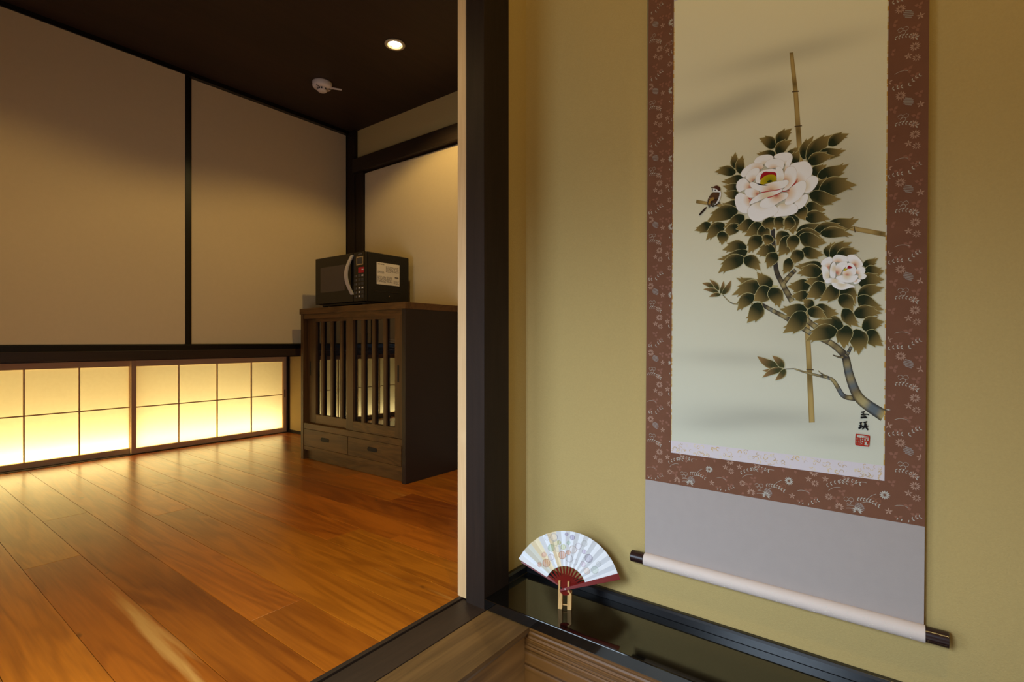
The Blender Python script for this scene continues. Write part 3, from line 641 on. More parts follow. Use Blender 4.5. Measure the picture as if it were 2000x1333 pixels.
def bark(seed):
    r = random.Random(seed); pal = [lin(c) for c in ((164, 146, 98), (120, 104, 72), (62, 58, 54), (98, 106, 110), (176, 160, 112), (84, 74, 58), (150, 134, 92))]
    seq = [r.choice(pal) for _ in range(40)]; m = r.uniform(14, 20)
    return lambda t: tuple(seq[int(t * m)][i] * (1 - (t * m) % 1) + seq[int(t * m) + 1][i] * ((t * m) % 1) for i in range(3))
def branch(fr, pts, w, seed): A.stroke([fr(*p) for p in pts], w, bark(seed), sub=3, edge=(50, 44, 38))
branch(f2, [(640, 790), (580, 792)], (2.0, 1.6), 3)
branch(f2, [(1000, 965), (930, 958), (900, 905), (870, 855), (840, 842), (790, 832), (715, 815), (640, 790)], (11, 2.6), 4)
branch(f2, [(850, 842), (800, 820), (780, 800)], (4, 1.2), 5)
branch(f2, [(680, 552), (590, 485), (510, 445), (445, 408)], (10, 7), 6)
branch(f2, [(445, 405), (320, 408), (265, 405), (215, 350)], (3, 1.6), 7)
branch(f2, [(800, 570), (750, 530), (700, 490)], (10, 12), 8)
branch(f2, [(860, 640), (760, 592), (675, 540)], (12, 10), 9)
branch(f2, [(1170, 1068), (1090, 1018), (1020, 965), (985, 890), (958, 800), (945, 715), (900, 670), (845, 630)], (24, 11), 10)
branch(f2, [(945, 715), (962, 690), (978, 655)], (9, 5), 12); branch(f2, [(935, 722), (905, 722), (868, 708)], (6, 1.4), 13)
branch(f2, [(628, 392), (592, 330), (570, 285), (535, 225), (526, 150), (518, 60), (512, -30)], (12, 7), 14)
branch(f2, [(576, 285), (605, 245), (648, 205)], (10, 7), 15)
branch(f1, [(566, 1330), (570, 1225)], (6, 6), 16)
stems = [(f1, [(583, 760), (585, 690), (595, 655)]), (f1, [(785, 780), (860, 715), (935, 670)]), (f1, [(800, 870), (860, 850)]), (f1, [(350, 870), (320, 830), (285, 800)]), (f2, [(500, 305), (545, 300)]), (f2, [(545, 300), (420, 290)]), (f2, [(730, 440), (715, 440)]), (f2, [(925, 535), (990, 530), (1040, 545)]), (f2, [(900, 320), (915, 360)]), (f1, [(770, 1120), (800, 1160), (915, 1140)])]
for fr, p in stems: A.stroke([fr(*q_) for q_ in p], 1.6, (188, 178, 116))
LV1 = [(585, 690, 475, 635, 72), (592, 680, 690, 570, 72), (583, 735, 460, 735, 58), (585, 735, 690, 645, 66), (660, 760, 732, 690, 60), (700, 800, 738, 715, 60),
 (760, 770, 830, 620, 72), (785, 780, 975, 605, 92), (925, 680, 1062, 605, 66), (865, 730, 1040, 710, 66), (790, 795, 965, 750, 74), (815, 865, 915, 805, 70), (855, 885, 1060, 800, 88),
 (820, 975, 940, 890, 76), (865, 975, 1115, 940, 112), (800, 1000, 1010, 1030, 88), (775, 1080, 910, 1100, 90), (770, 1150, 940, 1165, 76), (915, 1210, 1125, 1160, 92), (720, 1240, 930, 1190, 84), (830, 1240, 1050, 1225, 74), (870, 1255, 1090, 1270, 66), (715, 1260, 910, 1315, 92), (735, 1080, 775, 1168, 92),
 (325, 835, 322, 725, 50), (350, 865, 370, 745, 56), (325, 855, 185, 855, 62), (375, 890, 230, 918, 62), (350, 955, 240, 945, 54), (350, 1005, 245, 985, 54), (350, 1060, 220, 1072, 62),
 (340, 1100, 130, 1185, 92), (160, 1190, 55, 1235, 60), (250, 1190, 130, 1300, 76), (380, 1140, 245, 1215, 80), (350, 1200, 245, 1280, 66), (235, 1240, 232, 1330, 68), (445, 1180, 325, 1225, 80), (495, 1190, 380, 1270, 82), (490, 1205, 545, 1300, 78), (540, 1150, 560, 1232, 92), (615, 1145, 590, 1235, 74), (690, 1130, 698, 1262, 96), (665, 1250, 590, 1335, 84), (690, 1150, 640, 1230, 70)]
LV2 = [(360, 70, 215, 88, 74), (365, 92, 185, 142, 62), (345, 130, 190, 225, 80), (345, 130, 440, 208, 74), (445, 5, 370, 105, 76), (530, 85, 415, 112, 80), (535, 105, 480, 198, 68), (500, 0, 470, 60, 66), (615, 5, 545, 125, 84), (650, 0, 622, 100, 70), (670, 5, 832, 45, 86), (685, 85, 818, 115, 66), (690, 95, 622, 172, 70), (615, 135, 575, 232, 58),
 (435, 290, 298, 252, 58), (465, 298, 272, 355, 84), (508, 305, 420, 218, 74), (495, 310, 393, 388, 88), (505, 310, 552, 428, 84), (400, 350, 303, 446, 70), (442, 400, 360, 518, 86),
 (735, 290, 598, 302, 82), (728, 350, 618, 358, 60), (822, 250, 702, 275, 74), (820, 285, 712, 368, 92), (805, 175, 640, 182, 66), (805, 215, 655, 228, 76), (835, 130, 878, 40, 84), (850, 125, 980, 42, 70), (890, 120, 1028, 95, 56),
 (1045, 180, 1135, 135, 48), (1055, 215, 1172, 210, 82), (1020, 285, 1172, 262, 82), (908, 295, 788, 388, 84), (918, 310, 1005, 408, 88), (1015, 360, 1172, 310, 70), (1015, 365, 1168, 442, 86), (912, 352, 985, 462, 82), (988, 465, 1160, 462, 74), (928, 435, 1022, 542, 74), (1040, 548, 1172, 512, 86), (1072, 565, 1165, 655, 84), (1005, 555, 1020, 708, 108), (950, 533, 935, 672, 96), (932, 538, 750, 512, 82), (895, 560, 708, 626, 90), (716, 440, 553, 436, 82), (756, 415, 690, 380, 54), (758, 428, 902, 464, 84), (718, 445, 832, 488, 66), (706, 455, 573, 578, 98)]
SM2 = [(195, 325, 140, 262, 26), (165, 308, 97, 285, 26), (192, 338, 103, 320, 27), (205, 350, 138, 364, 24), (205, 345, 220, 272, 24), (215, 350, 265, 268, 32), (545, 778, 422, 716, 50), (578, 785, 510, 713, 42), (572, 785, 452, 800, 32), (572, 790, 452, 842, 38), (588, 793, 528, 858, 38)]
for (a, b, c_, d, w_) in LV1: A.leaf(f1(a, b), f1(c_, d), w_ / 3.33 * 1.1)
for (a, b, c_, d, w_) in LV2: A.leaf(f2(a, b), f2(c_, d), w_ / 3.03 * 1.08)
for (a, b, c_, d, w_) in SM2: A.leaf(f2(a, b), f2(c_, d), w_ / 3.03, False, (66, 66, 36), (142, 108, 66))
WHT = (248, 246, 246); CRM = (230, 210, 176); RED = (186, 36, 40)
def petals(fr, lst):
    for base_, pink, poly in lst:
        P_ = [fr(*p) for p in poly]; b = fr(*base_)
        cx = sum(p[0] for p in P_) / len(P_); cy = sum(p[1] for p in P_) / len(P_)
        A.blob([(cx + (p[0] - cx) * 1.08 , cy + (p[1] - cy) * 1.08) for p in P_], b, (214, 176, 150), (206, 194, 176), 1, smooth=2)
        A.blob([(cx + (p[0] - cx) * 1.06, cy + (p[1] - cy) * 1.06) for p in P_], b, RED if pink else CRM, WHT, .9, (234, 204, 172) if pink else (234, 220, 194), smooth=2)
petals(f3, [((660, 370), 0, [(490, 320), (500, 270), (560, 215), (640, 195), (740, 190), (790, 230), (780, 270), (700, 300), (640, 350), (560, 340)]),
 ((980, 400), 0, [(800, 235), (840, 190), (920, 165), (1000, 155), (1070, 165), (1105, 215), (1095, 280), (1060, 340), (1000, 360), (960, 300), (900, 260)]),
 ((965, 480), 1, [(980, 470), (990, 380), (1010, 300), (1080, 235), (1100, 220), (1100, 270), (1060, 370), (1020, 430)]),
 ((800, 440), 1, [(660, 360), (690, 300), (760, 260), (850, 255), (930, 275), (970, 310), (960, 380), (940, 430), (850, 390), (740, 420)]),
 ((560, 450), 1, [(275, 510), (300, 440), (370, 380), (440, 335), (540, 330), (610, 345), (635, 390), (590, 430), (500, 440), (400, 470), (340, 550), (300, 545)]),
 ((480, 620), 1, [(345, 570), (370, 500), (430, 440), (500, 410), (560, 415), (570, 460), (530, 540), (480, 600), (430, 640), (390, 600)]),
 ((1140, 660), 1, [(1060, 390), (1110, 340), (1200, 320), (1310, 300), (1370, 330), (1425, 410), (1415, 510), (1370, 580), (1290, 630), (1120, 700), (1140, 600), (1150, 450)]),
 ((1290, 700), 0, [(1310, 810), (1310, 700), (1330, 610), (1400, 540), (1480, 540), (1530, 590), (1500, 680), (1440, 760), (1380, 800)]),
 ((420, 720), 1, [(195, 700), (215, 630), (280, 580), (340, 580), (400, 650), (440, 720), (380, 745), (300, 760), (250, 800), (210, 760)]),
 ((440, 920), 1, [(175, 940), (190, 860), (260, 810), (340, 850), (440, 890), (430, 960), (400, 1030), (380, 1140), (300, 1130), (220, 1090), (195, 1020)]),
 ((1180, 880), 0, [(1130, 985), (1250, 870), (1340, 830), (1365, 880), (1330, 970), (1270, 1050), (1190, 1075), (1150, 1060)]),
 ((960, 960), 0, [(800, 1190), (850, 1080), (900, 1000), (1000, 990), (1130, 985), (1195, 1060), (1170, 1130), (1060, 1175), (950, 1180), (850, 1200)]),
 ((600, 930), 0, [(385, 1120), (400, 1060), (470, 1000), (580, 960), (700, 1010), (800, 1010), (865, 1070), (850, 1130), (790, 1180), (680, 1210), (620, 1250), (550, 1270), (470, 1255), (410, 1200)]),
 ((990, 620), 1, [(975, 570), (985, 460), (1030, 400), (1110, 385), (1160, 430), (1175, 520), (1150, 620), (1080, 710), (1000, 765), (940, 760), (1010, 690), (1030, 620), (980, 600)]),
 ((1000, 790), 1, [(985, 990), (1010, 900), (1030, 780), (1120, 700), (1240, 620), (1310, 625), (1325, 700), (1300, 800), (1220, 900), (1120, 970), (1050, 1000)]),
 ((850, 850), 1, [(580, 1010), (600, 950), (700, 880), (900, 830), (1000, 810), (1035, 850), (990, 910), (870, 970), (780, 1040), (680, 1055), (600, 1040)]),
 ((700, 860), 0, [(410, 990), (450, 920), (540, 850), (650, 800), (780, 770), (920, 750), (935, 775), (880, 820), (760, 860), (640, 900), (540, 950), (440, 990)]),
 ((540, 830), 1, [(330, 770), (400, 735), (500, 740), (560, 790), (560, 820), (480, 885), (400, 880), (350, 840)]),
 ((700, 560), 0, [(510, 600), (530, 520), (600, 460), (700, 430), (800, 425), (850, 450), (850, 600), (700, 640), (590, 690), (540, 660)])])
for pl_, bs, ci, co in [([(575, 620), (590, 520), (650, 460), (740, 470), (845, 470), (850, 560), (850, 600), (700, 640)], (700, 600), (150, 20, 34), (172, 24, 40)),
 ([(585, 690), (580, 620), (620, 560), (700, 515), (800, 510), (845, 540), (850, 615), (760, 650), (680, 660)], (740, 620), (120, 120, 10), (206, 176, 14)), ([(685, 645), (710, 610), (750, 600), (790, 615), (760, 640)], (740, 620), (30, 44, 20), (60, 70, 16))]:
    A.blob([f3(*p) for p in pl_], f3(*bs), ci, co)
petals(f3, [((900, 660), 0, [(840, 400), (900, 385), (950, 440), (970, 520), (970, 600), (850, 625), (860, 540), (840, 450)]),
 ((760, 800), 1, [(430, 680), (440, 640), (500, 640), (590, 690), (640, 690), (760, 640), (900, 620), (1000, 600), (1035, 630), (1000, 690), (930, 740), (850, 760), (720, 780), (620, 800), (560, 770), (470, 740)])])
for p in ([(600, 805), (720, 785), (860, 765), (935, 742)], [(700, 890), (820, 860), (920, 800)], [(935, 785), (1010, 785), (1060, 760)], [(385, 890), (430, 920), (410, 965)], [(1100, 695), (1160, 650), (1190, 580)]):
    A.stroke([f3(*q_) for q_ in p], (2.0, 1.2), (184, 62, 60))
petals(f4, [((430, 560), 1, [(195, 490), (230, 390), (330, 300), (440, 260), (520, 300), (540, 390), (450, 480), (440, 640), (360, 540)]),
 ((440, 800), 0, [(215, 620), (230, 530), (330, 530), (400, 600), (450, 760), (420, 880), (320, 930), (260, 880), (250, 740)]),
 ((690, 440), 1, [(540, 310), (600, 220), (700, 195), (800, 215), (900, 230), (1020, 290), (1010, 380), (850, 400), (680, 410), (560, 400)]),
 ((1180, 490), 1, [(960, 240), (1050, 200), (1170, 205), (1290, 290), (1390, 410), (1400, 510), (1330, 560), (1220, 560), (1160, 460), (1000, 400)]),
 ((1220, 740), 1, [(1220, 600), (1330, 550), (1430, 550), (1490, 630), (1450, 740), (1340, 760), (1220, 740)]),
 ((1290, 820), 0, [(1280, 760), (1450, 740), (1525, 800), (1480, 880), (1370, 910), (1290, 880)]),
 ((1200, 930), 1, [(1130, 980), (1250, 890), (1360, 920), (1320, 980), (1250, 1030), (1160, 1040)]),
 ((800, 1000), 0, [(515, 1010), (600, 980), (750, 1000), (1000, 1030), (1215, 1130), (1030, 1140), (900, 1190), (750, 1205), (620, 1150), (540, 1080)]),
 ((600, 600), 0, [(455, 760), (470, 600), (520, 440), (600, 400), (620, 470), (640, 560), (620, 700), (620, 860), (500, 850)]),
 ((660, 720), 1, [(620, 540), (700, 450), (830, 400), (960, 410), (960, 520), (870, 570), (790, 700), (760, 780), (650, 780)]),
 ((960, 790), 1, [(830, 700), (940, 560), (980, 440), (1080, 440), (1180, 540), (1210, 640), (1200, 760), (1060, 800), (860, 790)]),
 ((950, 790), 0, [(640, 860), (700, 810), (850, 790), (1000, 810), (1200, 790), (1270, 810), (1230, 890), (1130, 980), (980, 1000), (820, 970), (700, 930)]),
 ((600, 960), 0, [(325, 980), (360, 890), (480, 870), (620, 890), (760, 960), (900, 1010), (860, 1040), (700, 1010), (520, 990), (400, 1030)])])
A.blob([f4(*p) for p in [(950, 600), (970, 540), (1010, 500), (1080, 540), (1130, 570), (1040, 605)]], f4(1020, 560), (150, 14, 30), (160, 20, 36), smooth=1)
A.blob([f4(*p) for p in [(845, 670), (870, 600), (930, 585), (985, 615), (930, 655)]], f4(900, 620), (196, 176, 20), (188, 164, 30), smooth=1)
# sparrow
for pl_, c0, c1 in [([(480, 900), (530, 930), (290, 1200), (250, 1150)], (60, 44, 34), (40, 28, 22)), ([(700, 430), (880, 415), (930, 470), (920, 600), (860, 740), (760, 870), (640, 880), (560, 880), (530, 800), (545, 660), (620, 530)], (96, 64, 36), (62, 40, 28)),
 ([(555, 760), (640, 620), (740, 590), (760, 650), (700, 710), (630, 800), (570, 860)], (176, 136, 66), (150, 112, 52)), ([(745, 660), (870, 640), (860, 690), (760, 690)], (40, 28, 20), (60, 44, 30)), ([(640, 720), (720, 700), (680, 790), (620, 800)], (44, 32, 26), (60, 46, 36)), ([(560, 640), (610, 600), (640, 640), (580, 660)], (60, 44, 34), (150, 130, 110)),
 ([(560, 860), (640, 810), (660, 850), (590, 950), (570, 940)], (64, 60, 56), (110, 104, 92)), ([(700, 780), (800, 760), (760, 860), (680, 880)], (110, 104, 88), (80, 74, 60)),
 ([(930, 420), (975, 400), (985, 520), (950, 650), (900, 750), (780, 860), (740, 870), (830, 770), (900, 620), (935, 500)], (222, 220, 218), (232, 230, 228)), ([(710, 425), (706, 310), (780, 300), (860, 360), (960, 390), (930, 440), (860, 430), (780, 432)], (228, 226, 222), (232, 230, 228)),
 ([(690, 285), (780, 225), (850, 210), (930, 265), (970, 350), (930, 405), (880, 385), (840, 335), (770, 305)], (96, 54, 34), (70, 38, 26)), ([(645, 265), (700, 255), (725, 290), (670, 302)], (50, 40, 30), (70, 58, 40)), ([(690, 300), (716, 305), (718, 405), (698, 390)], (22, 18, 16), (30, 24, 20)), ([(770, 350), (805, 350), (810, 395), (770, 395)], (16, 14, 14), (30, 26, 24))]:
    P_ = [f5(*p) for p in pl_]; A.blob(P_, P_[0], c0, c1, smooth=1)
for p in ([(740, 885), (850, 830), (905, 770), (955, 800)], [(680, 900), (730, 890), (720, 915)]): A.stroke([f5(*q_) for q_ in p], 2.0, (50, 40, 28), sub=1)
A.build('painted_peonies', M['paint'], sc)
# signature and seal
G = Art(XS - 0.0020, 0.00001)
for p, w_ in [([(425, 215), (520, 190)], 2.4), ([(478, 200), (472, 345)], 2.4), ([(415, 275), (520, 262), (600, 264), (622, 284)], 2.4), ([(408, 352), (500, 346), (578, 350)], 3.0), ([(430, 300), (420, 345)], 1.4), ([(505, 295), (552, 342)], 3.2),
 ([(385, 492), (452, 470)], 2.2), ([(366, 562), (450, 545)], 2.4), ([(356, 634), (420, 602), (474, 580)], 3.2), ([(424, 462), (412, 540), (398, 615)], 2.4), ([(482, 478), (584, 456)], 2.0), ([(516, 450), (512, 505)], 1.8), ([(558, 440), (542, 500)], 1.8), ([(500, 535), (562, 518), (556, 560)], 2.0), ([(484, 592), (540, 580), (610, 566)], 2.6), ([(545, 500), (532, 580), (445, 656)], 2.6), ([(535, 582), (575, 630), (602, 676)], 3.4), ([(505, 540), (500, 585)], 1.6)]:
    G.stroke([f6(*q_) for q_ in p], (w_ * 1.15, w_ * .8), (22, 20, 20), sub=2)
G.build('signature', M['paint'], sc)
K = Art(XS - 0.0020, 0.00001)
for p, w_ in [([(288, 784), (470, 802), (640, 832)], 2.2), ([(640, 828), (634, 960), (618, 1098)], 2.4), ([(622, 1094), (450, 1076), (280, 1050)], 2.6), ([(284, 1054), (286, 920), (294, 782)], 2.4), ([(300, 870), (392, 882)], 1.5), ([(345, 880), (336, 1010)], 2.0), ([(300, 940), (390, 932)], 1.5), ([(308, 1016), (380, 1020)], 2.4), ([(385, 880), (385, 1040)], 1.5), ([(400, 890), (474, 892)], 1.4), ([(436, 868), (424, 985)], 1.6), ([(396, 962), (480, 938)], 1.4), ([(402, 1040), (440, 990), (478, 1045)], 1.6), ([(500, 850), (612, 862)], 1.6), ([(500, 896), (604, 902)], 1.6), ([(560, 902), (550, 962)], 1.8), ([(506, 968), (612, 962)], 1.8), ([(500, 1000), (492, 1050)], 2.0), ([(598, 970), (584, 1050)], 2.0), ([(490, 870), (486, 1060)], 1.6), ([(420, 1064), (500, 1070)], 3.0)]:
    K.stroke([f6(*q_) for q_ in p], w_, (170, 44, 28), sub=1)
K.build('red_seal', M['paint'], sc)
# woven motifs on the brocade
W = Art(XS - 0.0003, 0.000004, 50)
CW, CT, CO, CD = (188, 180, 166), (176, 138, 116), (164, 104, 74), (140, 92, 70)
def okp(y, z):
    y2 = y + sh(z)
    if not (YR + .003 < y2 < YL - .003 and .360 < z < 1.795): return False
    return not (PR - .001 < y2 < PL + .001 and .4315 < z < ZT + .056)
def seg(p, w_, c_, sub=2):
    if all(okp(*q_) for q_ in p): W.stroke(p, w_, c_, sub=sub, world=True)
def dot(y, z, a, l, w_, c_):
    dy, dz = math.cos(a) * l, math.sin(a) * l; ny, nz = -math.sin(a) * w_, math.cos(a) * w_
    q_ = [(y, z), (y + dy * .5 + ny, z + dz * .5 + nz), (y + dy, z + dz), (y + dy * .5 - ny, z + dz * .5 - nz)]
    if all(okp(*t) for t in q_): W.add(q_, [lin(c_)] * 4, [(0, 1, 2, 3)], True)
def daisy(y, z, r, c_, n=12):
    for k in range(n): a = 2 * math.pi * k / n; dot(y + r * .2 * math.cos(a), z + r * .2 * math.sin(a), a, r * .85, r * .15, c_)
def pinkf(y, z, r, c_):
    for k in range(3): a = 2.0 * k + .4; dot(y, z, a, r, r * .34, c_)
def star(y, z, r, c_):
    for k in range(5): a = 2 * math.pi * k / 5 + .3; dot(y, z, a, r, r * .2, c_)
def sprig(y, z, a, n, l, c_):
    for k in range(n):
        t = k / n; yy, zz = y + math.cos(a) * l * t, z + math.sin(a) * l * t + .006 * math.sin(3 * t)
        dot(yy, zz, a + .9, .0052, .0010, c_); dot(yy, zz, a - .9, .0052, .0010, c_)
def arc(y, z, r, a0, a1, c_, w_=.0006): seg([(y + r * math.cos(a0 + (a1 - a0) * k / 6), z + r * math.sin(a0 + (a1 - a0) * k / 6)) for k in range(7)], w_, c_, 0)
def loop(y, z, r, c_):
    for dy, dz in ((-.8, .4), (.8, .4), (0, -.7)): arc(y + dy * r * .7, z + dz * r * .7, r * .55, 0, 5.6, c_, .0005)
TP = 0.164
for iy in range(-1, 5):
    for iz in range(0, 12):
        oy, oz = YR + iy * TP, .28 + iz * TP
        m = lambda a, b: (oy + (TP - a) * 1.0, oz + b)
        for (a, b) in ((.016, .040), (.104, .125), (.060, .086)): daisy(*m(a, b), .0085, CW)
        for (a, b) in ((.030, .088), (.128, .064), (.085, .020), (.150, .150)): daisy(*m(a, b), .0085, CT, 11)
        for (a, b) in ((.025, .103), (.008, .058), (.045, .030), (.075, .055), (.118, .040), (.140, .110), (.092, .150), (.050, .140), (.152, .020)): pinkf(*m(a, b), .0088, CD)
        for (a, b) in ((.010, .080), (.010, .155), (.040, .008), (.150, .095), (.156, .060), (.035, .118), (.115, .150), (.098, .045), (.062, .158), (.125, .085), (.075, .072), (.022, .030)): pinkf(*m(a, b), .0080, CD)
        for (a, b) in ((.042, .150), (.152, .128), (.012, .105), (.148, .006)): daisy(*m(a, b), .0070, CT, 9)
        for (a, b) in ((.048, .060), (.110, .095), (.140, .135), (.006, .140), (.158, .040)): star(*m(a, b), .0068, CT)
        for (a, b, an, n) in ((.008, .128, .2, 6), (.030, .140, -.1, 6), (.012, .012, .9, 4), (.060, .110, -.3, 8), (.096, .070, .2, 6), (.120, .012, -.4, 7), (.140, .080, .5, 4)): sprig(*m(a, b), math.pi - an, n, .040 if n > 5 else .024, CW)
        for (a, b, r, a0, a1) in ((.030, .115, .022, .6, 1.7), (.022, .140, .030, .5, 1.5), (.050, .085, .020, 1.2, 2.3), (.050, .075, .024, 1.2, 2.1), (.080, .095, .022, .8, 2.0), (.110, .030, .030, .7, 1.8), (.130, .100, .020, 1.0, 2.2), (.070, .130, .024, .7, 1.8), (.020, .020, .020, .7, 1.9), (.100, .110, .026, .4, 1.2)): y_, z_ = m(a, b); arc(y_, z_ - .01, r, a0, a1, CW)
        for (a, b, c_) in ((.046, .104, CW), (.030, .064, CO), (.132, .022, CW), (.090, .110, CO), (.020, .152, CW)): loop(*m(a, b), .0075, c_)
        y_, z_ = m(.056, .100)
        for (a, b) in ((.064, .094), (.140, .050)):
            y_, z_ = m(a, b)
            for k in range(5): dz = -.006 + k * .003; hw = math.sqrt(max(0, .0078 ** 2 - dz * dz)); seg([(y_ - hw, z_ + dz - .002), (y_ + hw, z_ + dz + .002)], .0018, (150, 134, 124))
W.build('woven_flowers', M['weave'], br)
# gold scrolls on the narrow band and along the painting edge
Bd = Art(XS - 0.0005, 0.000004, 50); rg = random.Random(5)
def gold_in(y, z): return PR + .001 < y + sh(z) < PL - .001 and (.4325 < z < .4605 or ZT + .001 < z < ZT + .054)
for k in range(330):
    y = rg.uniform(PR, PL); z = rg.uniform(.433, .460) if k < 150 else rg.uniform(ZT, ZT + .054)
    r = rg.uniform(.0025, .0055); a0 = rg.uniform(0, 6.28); n = 9; sp = rg.uniform(2.5, 5.5)
    p = [(y + r * (1 - .06 * q_) * math.cos(a0 + sp * q_ / n), z + r * (1 - .06 * q_) * math.sin(a0 + sp * q_ / n)) for q_ in range(n)]
    if all(gold_in(*q_) for q_ in p): Bd.stroke(p, rg.uniform(.0006, .0016), rg.choice([(206, 172, 112), (216, 188, 130), (190, 164, 130), (222, 206, 170)]), sub=0, world=True)
z = .462
while z < ZT - .01:
    l = rg.uniform(.002, .012)
    for yy in (PR + .0008, PL - .0008):
        Bd.stroke([(yy - sh(z), z), (yy - sh(z + l), z + l)], .0018, rg.choice([(196, 146, 62), (214, 200, 176), (208, 176, 112)]), world=True)
    z += l + .001
Bd.build('gold_scrollwork', M['weave'], band)
# roller
RZ, RR, RX = 0.1605, 0.0155, 1.2175
rp = [(RR, 0.0), (RR, YL - YR)]
MB().lathe(rp, (RX, YR - .0005, RZ), 'y', 40).build('roller', M['rollsilk'], sc, 0, True)
for o_ in sc.children:
    if o_.name.startswith('roller'):
        m_ = o_.modifiers.new('e', 'EDGE_SPLIT'); m_.split_angle = math.radians(50)
for a, b in ((YL, YL + 0.0345), (YR - 0.0345, YR)):
    kn = MB().lathe([(.013, 0), (.0142, .001), (.0142, b - a - .001), (.013, b - a)], (RX, a, RZ), 'y', 32).build('roller_knob', M['rod'], sc, 0, True)
    m_ = kn.modifiers.new('e', 'EDGE_SPLIT'); m_.split_angle = math.radians(40)
rr2 = random.Random(9); RW = MB()
for k in range(17):
    yc = YR + .02 + k * (YL - YR - .03) / 16
    for q_ in range(7):
        y = yc + rr2.uniform(-.009, .009); an = math.radians(rr2.uniform(150, 215)); l = rr2.uniform(.001, .003)
        pz, px = RZ + (RR + .0002) * math.sin(an), RX + (RR + .0002) * math.cos(an)
        RW.box(px - .0002, px + .0001, y, y + l, pz - .0004, pz + .0004)
RW.build('roller_pattern', M['sticker'], sc)['kind'] = 'stuff'
# upper rod, cord and hook above the picture
MB().lathe([(.009, 0), (.009, YL - YR)], (XS + .002, YR, 2.165), 'y', 20).build('upper_rod', M['silkband'], sc, 0, True)
MB().tube([(XS, .40, 2.17), (XS, .2415, 2.27), (XS, .08, 2.17)], .0018, 6).build('hanging_cord', M['cord'], sc)
MB().tube([(1.2345, .2415, 2.275), (1.212, .2415, 2.27), (1.210, .2415, 2.282)], .0022, 6).build('hook', M['chrome'], sc)

# ================================================================= FAN AND STAND
AL = TH + math.radians(12)
H = Vector((math.sin(AL), -math.cos(AL), 0)) if False else (RT * math.cos(math.radians(12)) + FW * -math.sin(math.radians(12))).normalized()
FN = Vector((0, 0, 1)).cross(H).normalized()           # away from the camera
LEAN = math.radians(20)
V = (Vector((0, 0, 1)) * math.cos(LEAN) + FN * math.sin(LEAN)).normalized(); NB = H.cross(V).normalized()
if NB.dot(FW) > 0: NB = -NB                               # towards the camera
PV = hitx(1104, 1151, 1.112)
fan = empty('folding_fan', PV - Vector((0, 0, 0.012))); tag(fan, 'open white paper folding fan painted with gourds, on a small wooden stand', 'fan')
fp = lambda r, th, n=0: PV + H * (r * math.cos(th)) + V * (r * math.sin(th)) + NB * n
A0, A1, R0, R1 = math.radians(19), math.radians(154), 0.0525, 0.137
# gourds: (angle fraction from the left, radius fraction, size m, colour, outline only)
gd = []
def g(px, py, s, c_, fill): gd.append((px, py, s, c_, fill))
def crop(x, y): return ((x - 755) / 6.06, (915 - y) / 6.06)     # picture px from the pivot
fan_m = 0.00129
for x, y, s, c_, fl_ in [(540, 610, 50, (196, 132, 98), 1), (450, 625, 30, (200, 140, 110), 1), (517, 510, 32, (214, 160, 146), 1), (615, 435, 45, (166, 186, 150), 1), (675, 375, 36, (182, 196, 166), 0), (722, 377, 26, (190, 190, 110), 1), (768, 430, 34, (186, 188, 112), 1), (748, 525, 48, (200, 134, 90), 1), (828, 500, 30, (204, 140, 98), 1), (890, 465, 48, (196, 158, 138), 0), (835, 568, 46, (186, 182, 190), 0), (825, 280, 22, (150, 130, 170), 1), (895, 322, 32, (140, 122, 162), 1), (1028, 495, 28, (170, 146, 180), 1), (1078, 575, 50, (166, 156, 176), 1), (1195, 645, 30, (190, 190, 184), 0), (605, 545, 40, (206, 178, 184), 0), (660, 310, 50, (196, 190, 204), 0), (570, 310, 34, (198, 194, 204), 0), (960, 430, 40, (206, 188, 204), 0), (1040, 400, 36, (190, 188, 180), 0), (840, 385, 24, (170, 200, 176), 1), (1140, 710, 44, (196, 206, 196), 1), (1040, 720, 40, (224, 198, 180), 1), (700, 450, 36, (200, 204, 214), 0), (1000, 640, 34, (212, 190, 206), 1), (900, 610, 36, (210, 206, 210), 0)]:
    a, b = crop(x, y); th_ = math.atan2(b, a); r_ = math.hypot(a, b) / 112.0 * R1; th_ = A0 + (th_ - math.radians(12.6)) / math.radians(134.2) * (A1 - A0); gd.append((r_ * math.cos(th_), r_ * math.sin(th_), s / 6.06 / 112.0 * R1, lin(c_), fl_))
NT, NRr, NF = 364, 76, 13
lv, lc, lf = [], [], []
W0 = lin((224, 225, 228))
tint = {0: (224, 228, 236), 1: (206, 202, 188), 2: (228, 212, 178), 3: (226, 228, 234), 4: (228, 210, 176), 5: (214, 214, 218)}
for j in range(NRr + 1):
    r = R0 + (R1 - R0) * j / NRr
    for i in range(NT + 1):
        th = A1 + (A0 - A1) * i / NT; ph = i / NT * NF
        tri = abs((ph % 1) - .5) * 2 - .5
        n = tri * 0.0052 * r / R1
        lv.append(fp(r, th, n)); px, py = r * math.cos(th), r * math.sin(th)
        col = W0 if int(ph) > 5 else lin(tint[int(ph)]) if int(ph) in (1, 2, 4) else W0
        for gx, gy, gs, gc, fl_ in gd:
            d = math.hypot(px - gx, (py - gy)) / gs
            if d < 1:
                if d > .86: k = .75; c2 = tuple(x_ * .62 for x_ in gc)
                elif fl_: k = .55 + .25 * math.sin(px * 1400); c2 = gc
                else: k = .18; c2 = gc
                col = tuple(col[q_] * (1 - k) + c2[q_] * k for q_ in range(3))
        lc.append(col)
for j in range(NRr):
    for i in range(NT): a = j * (NT + 1) + i; lf.append((a, a + 1, a + NT + 2, a + NT + 1))
put('paper_leaf', lv, lf, M['fanleaf'], fan, False, lc)
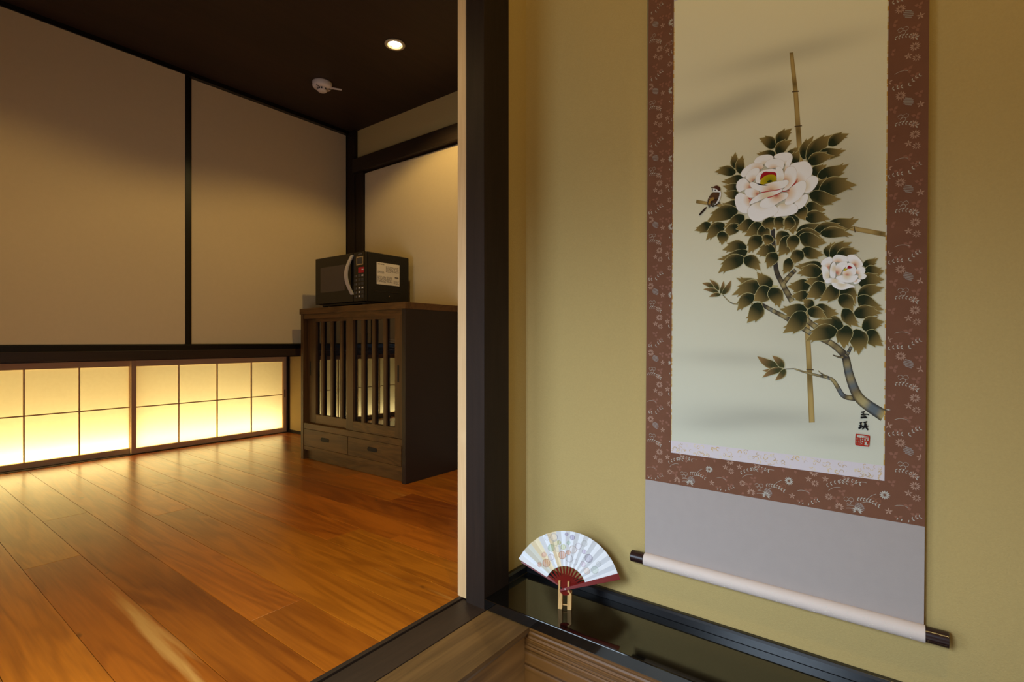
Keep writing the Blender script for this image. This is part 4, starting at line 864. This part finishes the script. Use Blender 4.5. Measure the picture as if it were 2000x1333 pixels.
for k in range(NF):
    th = A1 + (A0 - A1) * (k + .5) / NF; off = -0.0042 + 0.0001 * k
    t1, t2 = fp(0, th + math.pi / 2) - PV, None
    n_ = (V * math.cos(th) - H * math.sin(th)); dr = H * math.cos(th) + V * math.sin(th)
    ps = [PV + dr * r_ + n_ * w_ + NB * (off + w_ * .3) for r_, w_ in ((-.013, -.0025), (-.016, 0), (-.013, .0025), (-.006, .0042), (.012, .0030), (.062, .0016), (.062, -.0016), (.012, -.0030), (-.006, -.0042))]
    MB().prism(ps, NB * 0.0006).build('rib', M['redlac'], fan)
for th, off, rr_ in ((math.radians(153), -0.0062, .128), (math.radians(17), 0.0040, .139)):
    n_ = (V * math.cos(th) - H * math.sin(th)); dr = H * math.cos(th) + V * math.sin(th)
    ps = [PV + dr * r_ + n_ * w_ + NB * off for r_, w_ in ((-.014, -.003), (-.014, .003), (.02, .0036), (rr_, .0075), (rr_, -.0075), (.02, -.0036))]
    MB().prism(ps, NB * 0.0018).build('guard_stick', M['redlac'], fan, 0.0003)
MB().tube([PV - NB * .005, PV + NB * .0062], .0016, 10).build('rivet', M['chrome'], fan)
# stand: two notched uprights with a dowel
base_pt = Vector((1.115, 0.682, 0.0287))
sd2 = empty('fan_stand', base_pt); tag(sd2, 'small pale wooden fan stand with two notched uprights on the black board', 'stand')
SV = (Vector((0, 0, 1)) * math.cos(math.radians(8)) + FN * math.sin(math.radians(8))).normalized()
for s_, o_ in (('l', -0.0155), ('r', 0.0075)):
    b0 = base_pt + H * o_ - FN * 0.010
    w_ = 0.0105
    pr = [(0, 0), (w_, 0), (w_, .036), (.0048, .044), (.0048, .066), (0, .066)]
    z_ = lambda p: b0 + H * p[0] + Vector((0, 0, 1)) * p[1] + FN * (p[1] * math.tan(math.radians(8)))
    MB().prism([z_(p) for p in pr], FN * 0.006).build('upright', M['standwood'], sd2, 0.0004)
    b1 = b0 + FN * 0.006
    z2 = lambda p: b1 + H * p[0] + Vector((0, 0, 1)) * p[1] + FN * (p[1] * math.tan(math.radians(8)))
    MB().prism([z2(p) for p in [(0, 0), (w_, 0), (w_, .040), (0, .040)]], FN * 0.011).build('rear_leg', M['standwood'], sd2, 0.0004)
MB().tube([base_pt - H * .0155 + Vector((0, 0, .0085)) - FN * .003, base_pt + H * .018 + Vector((0, 0, .0085)) - FN * .003], .0016, 8).build('dowel', M['standwood'], sd2)
